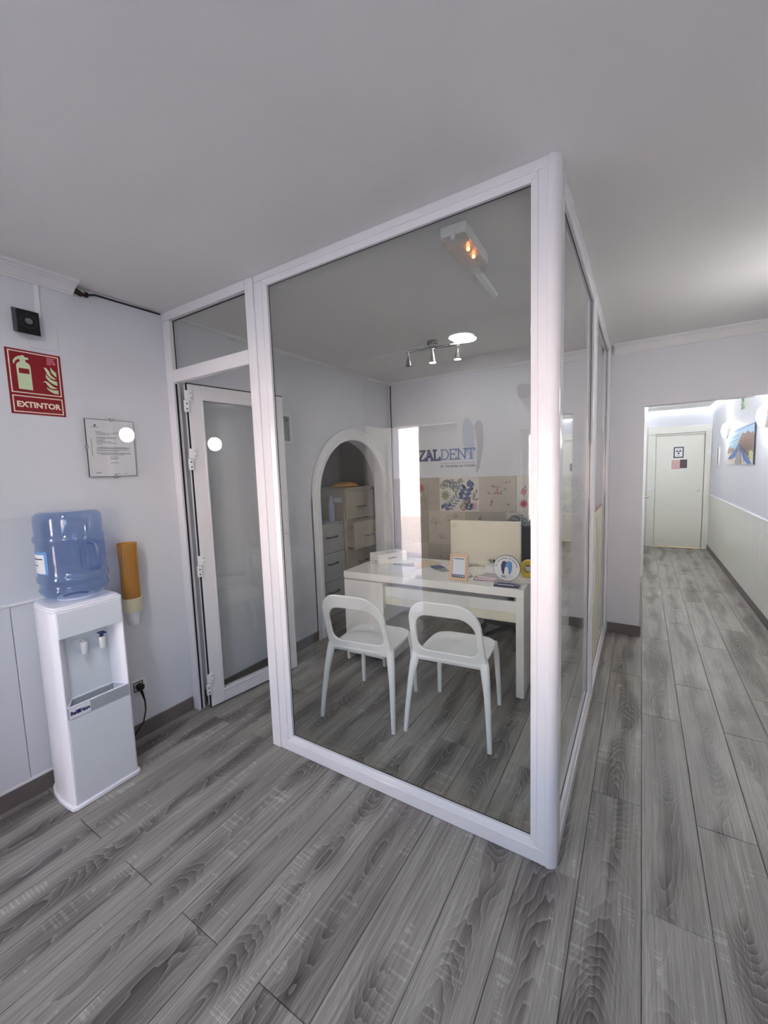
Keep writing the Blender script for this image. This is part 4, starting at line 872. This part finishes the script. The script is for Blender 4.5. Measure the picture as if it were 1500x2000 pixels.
for i in range(6):
    x = -.695+i*.026; mk = thing('marker', 'marker %s in the white slanted holder' % ['with white cap, leftmost', 'with olive cap, second from left', 'with black cap, third from left', 'with black cap, third from right', 'with grey cap, second from right', 'with black cap, rightmost'][i], 'marker', (x, 1.41, DZ+.076), group='markers in the white holder')
    m = [M_pvc, mat('olive plastic', (150, 146, 60), .4), M_black, M_black, M_darkg, M_black][i]
    part('barrel', MB().tube([(x, 1.42, DZ+.0755), (x-.004, 1.405, DZ+.095)], .008, 10), M_pvc, mk, smooth=40); part('cap', MB().tube([(x-.004, 1.405, DZ+.0952), (x-.010, 1.385, DZ+.118)], [.0085, .0075], 10), m, mk, smooth=40)
yr = MB().lathe([(.028, -.025), (.058, -.025), (.062, -.02), (.062, .02), (.058, .025), (.028, .025), (.028, -.025)], (-.425, 1.46, DZ+.0635), 32, (1, 0, 0), (0, 0, 1))
solo('tape_roll', yr, mat('yellow plastic', (214, 186, 40), .4, var=.1, scale=40), 'yellow roll standing on the desk behind the round sign', 'roll', smooth=40)
for i in range(3): sheet(-.42+.01*i, 1.27+.03*i, R(-35+14*i), .05, .12, ['white card nearest the desk edge, right of the round sign', 'middle white card in the fan right of the round sign', 'rear white card in the fan right of the round sign'][i], z=DZ+.0005+.0016*i, t=.0012, name='card', cat='card', grp='cards fanned right of the round sign')
# office chair behind the desk
oc = thing('office_chair', 'black swivel office chair behind the desk', 'chair', (-.72, 2.10, 0), R(0))
for k in range(5):
    a = R(72*k+20); leg = part('star_leg', MB().tube([(0, 0, .10), (.28*math.cos(a), .28*math.sin(a), .075)], [.026, .016], 8), M_black, oc, smooth=40, local=True)
    cs = MB().lathe([(0, -.02), (.024, -.02), (.028, -.012), (.028, .012), (.024, .02), (0, .02)], (.28*math.cos(a), .28*math.sin(a), .029), 16, (math.cos(a), math.sin(a), 0), (0, 0, 1)); cs.tube([(.28*math.cos(a), .28*math.sin(a), .04), (.28*math.cos(a), .28*math.sin(a), .075)], .008, 8)
    c_ = finish('caster', cs, M_black, 40, 0); c_.parent = leg
part('column', MB().tube([(0, 0, .08), (0, 0, .43)], .025, 14), M_darkg, oc, smooth=40, local=True)
part('seat', MB().prism(rrect(.48, .46, .10), (0, 0, 0), WU, (0, 1, 0), .43, .51), mat('black fabric', (34, 34, 37), .9, bump=.4), oc, bevel=.02, seg=3, local=True)
part('back_stem', MB().tube([(0, .20, .45), (0, .28, .50), (0, .29, .70)], .02, 10), M_black, oc, smooth=40, local=True)
part('backrest', MB().prism(rrect(.44, .46, .10), (0, .26, .74), WU, (0, 0, 1), -.05, .0), mat('black fabric', (34, 34, 37), .9, bump=.4), oc, bevel=.018, seg=3, local=True)

# ================================================================ CHAIRS
def make_chair(label, loc, rz):
    t = thing('chair', label, 'chair', loc, rz, group=None)
    N = 56
    def loop(hw, z0, z1, rb, rt, taper):
        pts = []; segs = [(hw, z0, rb, 'b'), (hw, z1, rt, 't')]
        out = []
        # start bottom right corner going up, around the top, down to the bottom left
        for cx, cz, rr, a0 in ((hw-rb, z0+rb, rb, -90), (hw-rt, z1-rt, rt, 0), (-(hw-rt), z1-rt, rt, 90), (-(hw-rb), z0+rb, rb, 180)):
            for i in range(N//4): out.append((cx+rr*math.cos(R(a0+90*i/(N//4-1))), cz+rr*math.sin(R(a0+90*i/(N//4-1)))))
        return [(x*(1-taper*max(0, (z-.5))), z) for x, z in out]
    outer = loop(.214, .412, .812, .035, .135, .26); inner = loop(.178, .487, .722, .055, .09, .30)
    def lean(x, z):  # leans back towards the top and wraps forward at the sides
        u = (z-.43)/.36; return .085-.10*u-.035*u*u + .32*(x*x)*u
    mb = MB(); th = .011; V = {}
    for nm, L_ in (('o', outer), ('i', inner)):
        for s_ in (0, 1):
            V[nm, s_] = [mb.bm.verts.new((x, lean(x, z)+(th if s_ else -th), z)) for x, z in L_]
    # mid loop so that the surface can bulge softly
    n = len(outer)
    for k in range(n):
        k2 = (k+1) % n
        mb.bm.faces.new((V['o', 0][k], V['o', 0][k2], V['i', 0][k2], V['i', 0][k])); mb.bm.faces.new((V['o', 1][k2], V['o', 1][k], V['i', 1][k], V['i', 1][k2]))
        mb.bm.faces.new((V['o', 0][k2], V['o', 0][k], V['o', 1][k], V['o', 1][k2])); mb.bm.faces.new((V['i', 0][k], V['i', 0][k2], V['i', 1][k2], V['i', 1][k]))
    part('backrest', mb, M_chair, t, smooth=60, bevel=.007, seg=3, local=True)
    # seat: a rounded shell that dips a little and rolls down at the front
    st = MB(); G = 18; rows = []
    for j in range(G+1):
        v = j/G; y_ = .075+.425*v; row = []
        for i in range(G+1):
            u = -1+2*i/G; hw = .192+.012*math.sin(math.pi*min(1, v*1.1))
            cut = 1-.16*max(0, (v-.72)/.28)**2.4
            x = u*hw*cut; edge = max(0, (v-.9)/.1)
            yy_ = y_-(.035*max(0, abs(u)-.55)**2/.2)*(1 if v > .5 else 0)*min(1, (v-.5)*2)
            z = .446-.008*(1-u*u)*math.sin(math.pi*min(1, v*1.05))-.012*edge**2
            row.append((x, yy_, z))
        rows.append(row)
    top = [[st.bm.verts.new(p) for p in row] for row in rows]; bot = [[st.bm.verts.new((p[0]*.975, p[1] if 0 < j else p[1], p[2]-.022)) for p in row] for j, row in enumerate(rows)]
    hole = {(8, 2), (9, 2)}
    for j in range(G):
        for i in range(G):
            if (i, j) in hole: continue
            st.bm.faces.new((top[j][i], top[j][i+1], top[j+1][i+1], top[j+1][i])); st.bm.faces.new((bot[j][i+1], bot[j][i], bot[j+1][i], bot[j+1][i+1]))
    for a, b in (((8, 2), (10, 2)), ((8, 3), (10, 3))):
        for i in range(8, 10): st.bm.faces.new((top[a[1]][i], top[a[1]][i+1], bot[a[1]][i+1], bot[a[1]][i]))
    for i in (8, 10): st.bm.faces.new((top[2][i], top[3][i], bot[3][i], bot[2][i]))
    ring = [(0, i) for i in range(G)]+[(j, G) for j in range(G)]+[(G, i) for i in range(G, 0, -1)]+[(j, 0) for j in range(G, 0, -1)]
    for k in range(len(ring)):
        a, b = ring[k], ring[(k+1) % len(ring)]; st.bm.faces.new((top[a[0]][a[1]], top[b[0]][b[1]], bot[b[0]][b[1]], bot[a[0]][a[1]]))
    part('seat', st, M_chair, t, smooth=60, bevel=.004, local=True)
    for s_ in (-1, 1):
        part('leg', MB().tube([(s_*.243, .0, .001), (s_*.236, .016, .12), (s_*.222, .046, .29), (s_*.209, .068, .39), (s_*.200, .082, .448), (s_*.193, .083, .50)], [(.0125, .0125), (.0145, .0145), (.017, .018), (.019, .024), (.018, .026), (.012, .016)], 16, ref=(0, 1, 0)), M_chair, t, smooth=60, local=True)
        part('leg', MB().tube([(s_*.200, .485, .001), (s_*.196, .478, .15), (s_*.188, .466, .34), (s_*.178, .450, .425)], [.012, .0145, .0175, .019], 16), M_chair, t, smooth=60, local=True)
    part('apron', MB().tube([(-.19, .085, .437), (.19, .085, .437)], [(.016, .018)]*2, 12, ref=(0, 0, 1)).tube([(-.182, .10, .425), (-.178, .45, .423)], .012, 10).tube([(.182, .10, .425), (.178, .45, .423)], .012, 10), M_chair, t, smooth=60, local=True)
    return t
ch = make_chair('white plastic chair nearer the corner post, right of two', (-.654, .492, 0), R(5.4))
dup(ch, (-1.183, .378, 0), R(7.2), 'white plastic chair nearer the glass door, left of two')

# ================================================================ LIGHTS AND CEILING THINGS
def ceiling_disc(x, y_, label, m):
    dl = thing('ceiling_light', label, 'light', (x, y_, 2.49))
    part('rim', MB().lathe([(.090, -.002), (.099, -.003), (.103, 0), (.090, 0)], (x, y_, 2.4998), 40), M_pvc, dl, smooth=40)
    part('diffuser', MB().lathe([(0, -.0035), (.090, -.0025), (.090, -.0005), (0, -.0005)], (x, y_, 2.4998), 40), m, dl)
ceiling_disc(-.937, 1.556, 'round white flush ceiling light glowing inside the cubicle', mat('lit diffuser', (255, 253, 248), emit=LAMP_DISC))
ceiling_disc(-.937, -1.556, 'unseen round fill light added on the ceiling above the camera', mat('added fill light diffuser', (255, 252, 250), emit=FILL_FRONT))  # out of view, added to brighten the left wall and cooler
sb = thing('spotlight_bar', 'chrome ceiling bar with three spotlights in the cubicle', 'light', (-1.155, 1.514, 2.44))
bar0, bar1 = Vector((-1.383, 1.469, 2.448)), Vector((-.926, 1.55, 2.448)); bdir = (bar1-bar0).normalized()
part('canopy', MB().lathe([(0, -.032), (.036, -.032), (.042, -.026), (.042, 0), (0, 0)], (-1.155, 1.514, 2.4995), 28), M_chrome, sb, smooth=40)
part('bar', MB().tube([bar0, bar1], .009, 12), M_chrome, sb, smooth=40)
for k, (t, on, tilt) in enumerate(((.08, 0, (-.03, .05)), (.5, 1, (-.03, .07)), (.92, 1, (-.02, .02)))):
    p = bar0.lerp(bar1, t); ax = Vector((tilt[0], tilt[1], -1)).normalized(); q = p+Vector((0, 0, -.035))
    hs = part('spot_head', MB().tube([p, q], .005, 8).tube([q, q+ax*.02, q+ax*.075], [.010, .014, .026], 16, caps=False), M_steel, sb, smooth=50)
    U = ax.orthogonal().normalized(); V = ax.cross(U)
    part('lens', MB().tube([q+ax*.073, q+ax*.076], .0255, 18), mat('lit spot lens', (255, 246, 226), emit=8.) if on else M_darkg, hs)
solo('ceiling_cable', MB().tube([(-2.1, 1.62, 2.4965), (-1.6, 1.60, 2.4965), (-1.25, 1.53, 2.4965)], .0035, 8), M_pvc, 'thin white cable along the cubicle ceiling to the spotlight bar', 'cable', smooth=60)
em = thing('emergency_light', 'white emergency light with small amber bulbs on the ceiling', 'emergency light', (-.44, .345, 2.49), R(2))
def rbx(x, y0, y1): return [(-x, y0), (x, y0), (x, y1-.03), (x-.02, y1), (-x+.02, y1), (-x, y1-.03)]
part('base', MB().prism(rbx(.056, -.17, .17), (0, 0, 0), WU, (0, 1, 0), -.028, .0095), M_pvc, em, bevel=.004, local=True)
part('cover', MB().prism(rbx(.05, -.165, .165), (0, 0, 0), WU, (0, 1, 0), -.062, -.0285), M_frost, em, bevel=.008, local=True)
part('clip', bx(-.008, .008, -.1765, -.165, -.05, -.01), M_pvc, em, bevel=.001, local=True)
for y_ in (-.045, .03):
    part('bulb', MB().lathe([(0, -.009), (.006, -.006), (.008, 0), (.006, .006), (0, .009)], (.022, y_, -.040), 12), mat('amber glow', (255, 176, 96), emit=3.0, emit_rgb=(255, 150, 84)), em, smooth=60, local=True)
part('conduit', bx(-.048, -.018, .172, .60, -.012, .0095), M_pvc, em, bevel=.002, local=True)
M_bulk = mat('lit bulkhead glass', (255, 254, 250), emit=LAMP_WALL)
M_bulkh = mat('lit hallway bulkhead glass', (255, 254, 250), emit=LAMP_HALL)
def bulkhead(y_, z_, label, glow=None):
    t = thing('wall_lamp', label, 'lamp', (XR, y_, z_), group='round bulkhead lamps on the right wall')
    part('housing', MB().lathe([(0, .04), (.098, .04), (.104, .034), (.106, 0), (0, 0)], (XR-.0005, y_, z_), 36, (0, 0, 1), (0, 1, 0)), mat('white lamp housing', (232, 231, 226), .4), t, smooth=40)
    part('globe', MB().lathe([(0, .082), (.04, .080), (.075, .070), (.094, .052), (.096, .0405), (0, .0405)], (XR-.0005, y_, z_), 36, (0, 0, 1), (0, 1, 0)), glow or M_bulk, t, smooth=60)
bulkhead(3.70, 1.905, 'round lit wall lamp nearer in the hallway, right of the canvas', M_bulkh); bulkhead(5.72, 1.905, 'round lit wall lamp farther along the hallway, left of the canvas', M_bulkh)
bulkhead(1.44, 1.985, 'round lit wall lamp outside the frame, mirrored in the glass door')
# canvas, exit sign, small panel on the hallway right wall
UR, VR = (0, -1, 0), (0, 0, 1)
cv = thing('canvas_picture', 'beach boardwalk canvas print on the right hallway wall', 'picture', (XR, 4.93, 1.455))
part('canvas', bx(XR-.016, XR-.0005, 4.15, 5.70, 1.455, 1.885), mat('canvas dark edge', (52, 58, 70), .7), cv)
part('sky_print', bx(XR-.0165, XR-.0161, 4.152, 5.698, 1.457, 1.883), mat('canvas pale sky', (176, 204, 226), .7, var=.1, scale=5), cv)
CO = (XR-.0165, 5.70, 1.455)
def cvp(name, polys, m, lift):
    mb = MB()
    for P in polys: mb.prism([(u*1.55, v*.43) for u, v in P], CO, UR, VR, lift, lift+.0003)
    part(name, mb, m, cv)
cvp('sky_streak', [[(0, .72), (.5, .80), (.5, .83), (0, .76)], [(0, .62), (.45, .68), (.45, .71), (0, .65)], [(.1, .9), (1, .97), (1, 1), (.1, .94)]], mat('print blue streak', (120, 164, 206), .7), 0)
cvp('sand', [[(0, 0), (1, 0), (1, .12), (.7, .2), (.45, .42), (.2, .38), (0, .3)]], mat('print sand', (216, 206, 198), .7, var=.08), .0003)
cvp('dune_grass', [[(0, .3), (.05, .5), (.10, .46), (.15, .56), (.22, .44), (.28, .5), (.33, .38), (.2, .34)], [(.45, .4), (.48, .58), (.55, .72), (.62, .84), (.72, .80), (.80, .86), (.9, .78), (.97, .8), (1, .7), (1, .2), (.86, .12), (.7, .3)]], mat('print reed brown', (150, 128, 116), .7, var=.25, scale=25), .0006)
cvp('shadow', [[(.05, .16), (.38, .44), (.47, .55), (.5, .42), (.38, .2), (.2, .14)], [(.50, .52), (.56, .56), (.72, .3), (.98, .02), (.84, 0), (.7, .12)]], mat('print shade blue', (96, 124, 178), .7, var=.12, scale=20), .0009)
cvp('boardwalk', [[(.36, .0), (.6, .0), (.56, .3), (.52, .52), (.49, .52), (.46, .3)]], mat('print board grey', (170, 162, 160), .7, var=.15, scale=30), .0012)
cvp('railing', [[(.545, .5), (.56, .5), (.63, .02), (.60, .02)], [(.5, .53), (.51, .56), (.86, .26), (.86, .2)], [(.70, .05), (.715, .05), (.715, .42), (.70, .42)], [(.40, .06), (.415, .06), (.46, .5), (.45, .5)]], mat('print dark rail', (84, 92, 120), .7), .0015)
cvp('reed_blade', [[(x, .34+.03*(i % 3)), (x+.012, .34), (x+.004, .78-.06*((i*7) % 4))] for i, x in enumerate([.50+.03*k for k in range(16)])], mat('print dark reed', (112, 96, 88), .7), .0015)
cvp('grass_light', [[(.84, .2), (.9, .36), (1, .3), (1, .1)]], mat('print yellow green', (196, 196, 140), .7, var=.2, scale=40), .0012)
ex = thing('exit_sign', 'green running man exit sign above the canvas', 'sign', (XR, 4.88, 2.09))
part('board', bx(XR-.004, XR-.0005, 4.78, 4.98, 2.085, 2.235), M_lum, ex); part('field', bx(XR-.005, XR-.004, 4.79, 4.97, 2.095, 2.225), mat('exit green', (26, 78, 48), .4), ex)
EO = (XR-.005, 4.98, 2.085)
mb = MB()
for P in ([(.05, .112), (.058, .120), (.068, .116), (.066, .105), (.055, .103)], [(.06, .10), (.085, .096), (.10, .06), (.085, .055), (.07, .075)], [(.04, .085), (.06, .10), (.066, .092), (.046, .076)], [(.085, .092), (.11, .08), (.107, .073), (.086, .083)], [(.088, .06), (.10, .062), (.12, .035), (.135, .032), (.133, .025), (.113, .027)], [(.085, .06), (.092, .054), (.07, .03), (.045, .028), (.045, .036), (.066, .039)], [(.15, .03), (.185, .03), (.185, .12), (.15, .12)]): mb.prism(P, EO, UR, VR, 0, .0005)
part('running_man', mb, M_lum, ex)
pn = thing('wall_panel', 'narrow white panel with dark edge beyond the canvas', 'control panel', (XR, 6.52, 1.44))
part('plate', bx(XR-.02, XR-.0005, 6.42, 6.62, 1.43, 1.71), M_pvc, pn, bevel=.003); part('dark_edge', bx(XR-.024, XR-.0202, 6.42, 6.47, 1.44, 1.70), M_black, pn)
# a second speaker and little things on the entrance wall that the glass mirrors
s2 = thing('wall_speaker', 'second black speaker on the entrance wall, mirrored in the glass', 'speaker', (-.58, YF, 2.08))
part('case', bx(-.64, -.53, YF+.0005, YF+.09, 2.08, 2.18), M_darkg, s2, bevel=.004); part('front_grille', bx(-.637, -.533, YF+.0905, YF+.096, 2.083, 2.177), M_black, s2, bevel=.002)

SC.cycles.use_denoising = True
SC.cycles.max_bounces = 10; SC.cycles.transparent_max_bounces = 24; SC.cycles.diffuse_bounces = 6; SC.cycles.glossy_bounces = 6
SC.cycles.sample_clamp_indirect = 8.0; SC.cycles.caustics_reflective = False; SC.cycles.caustics_refractive = False
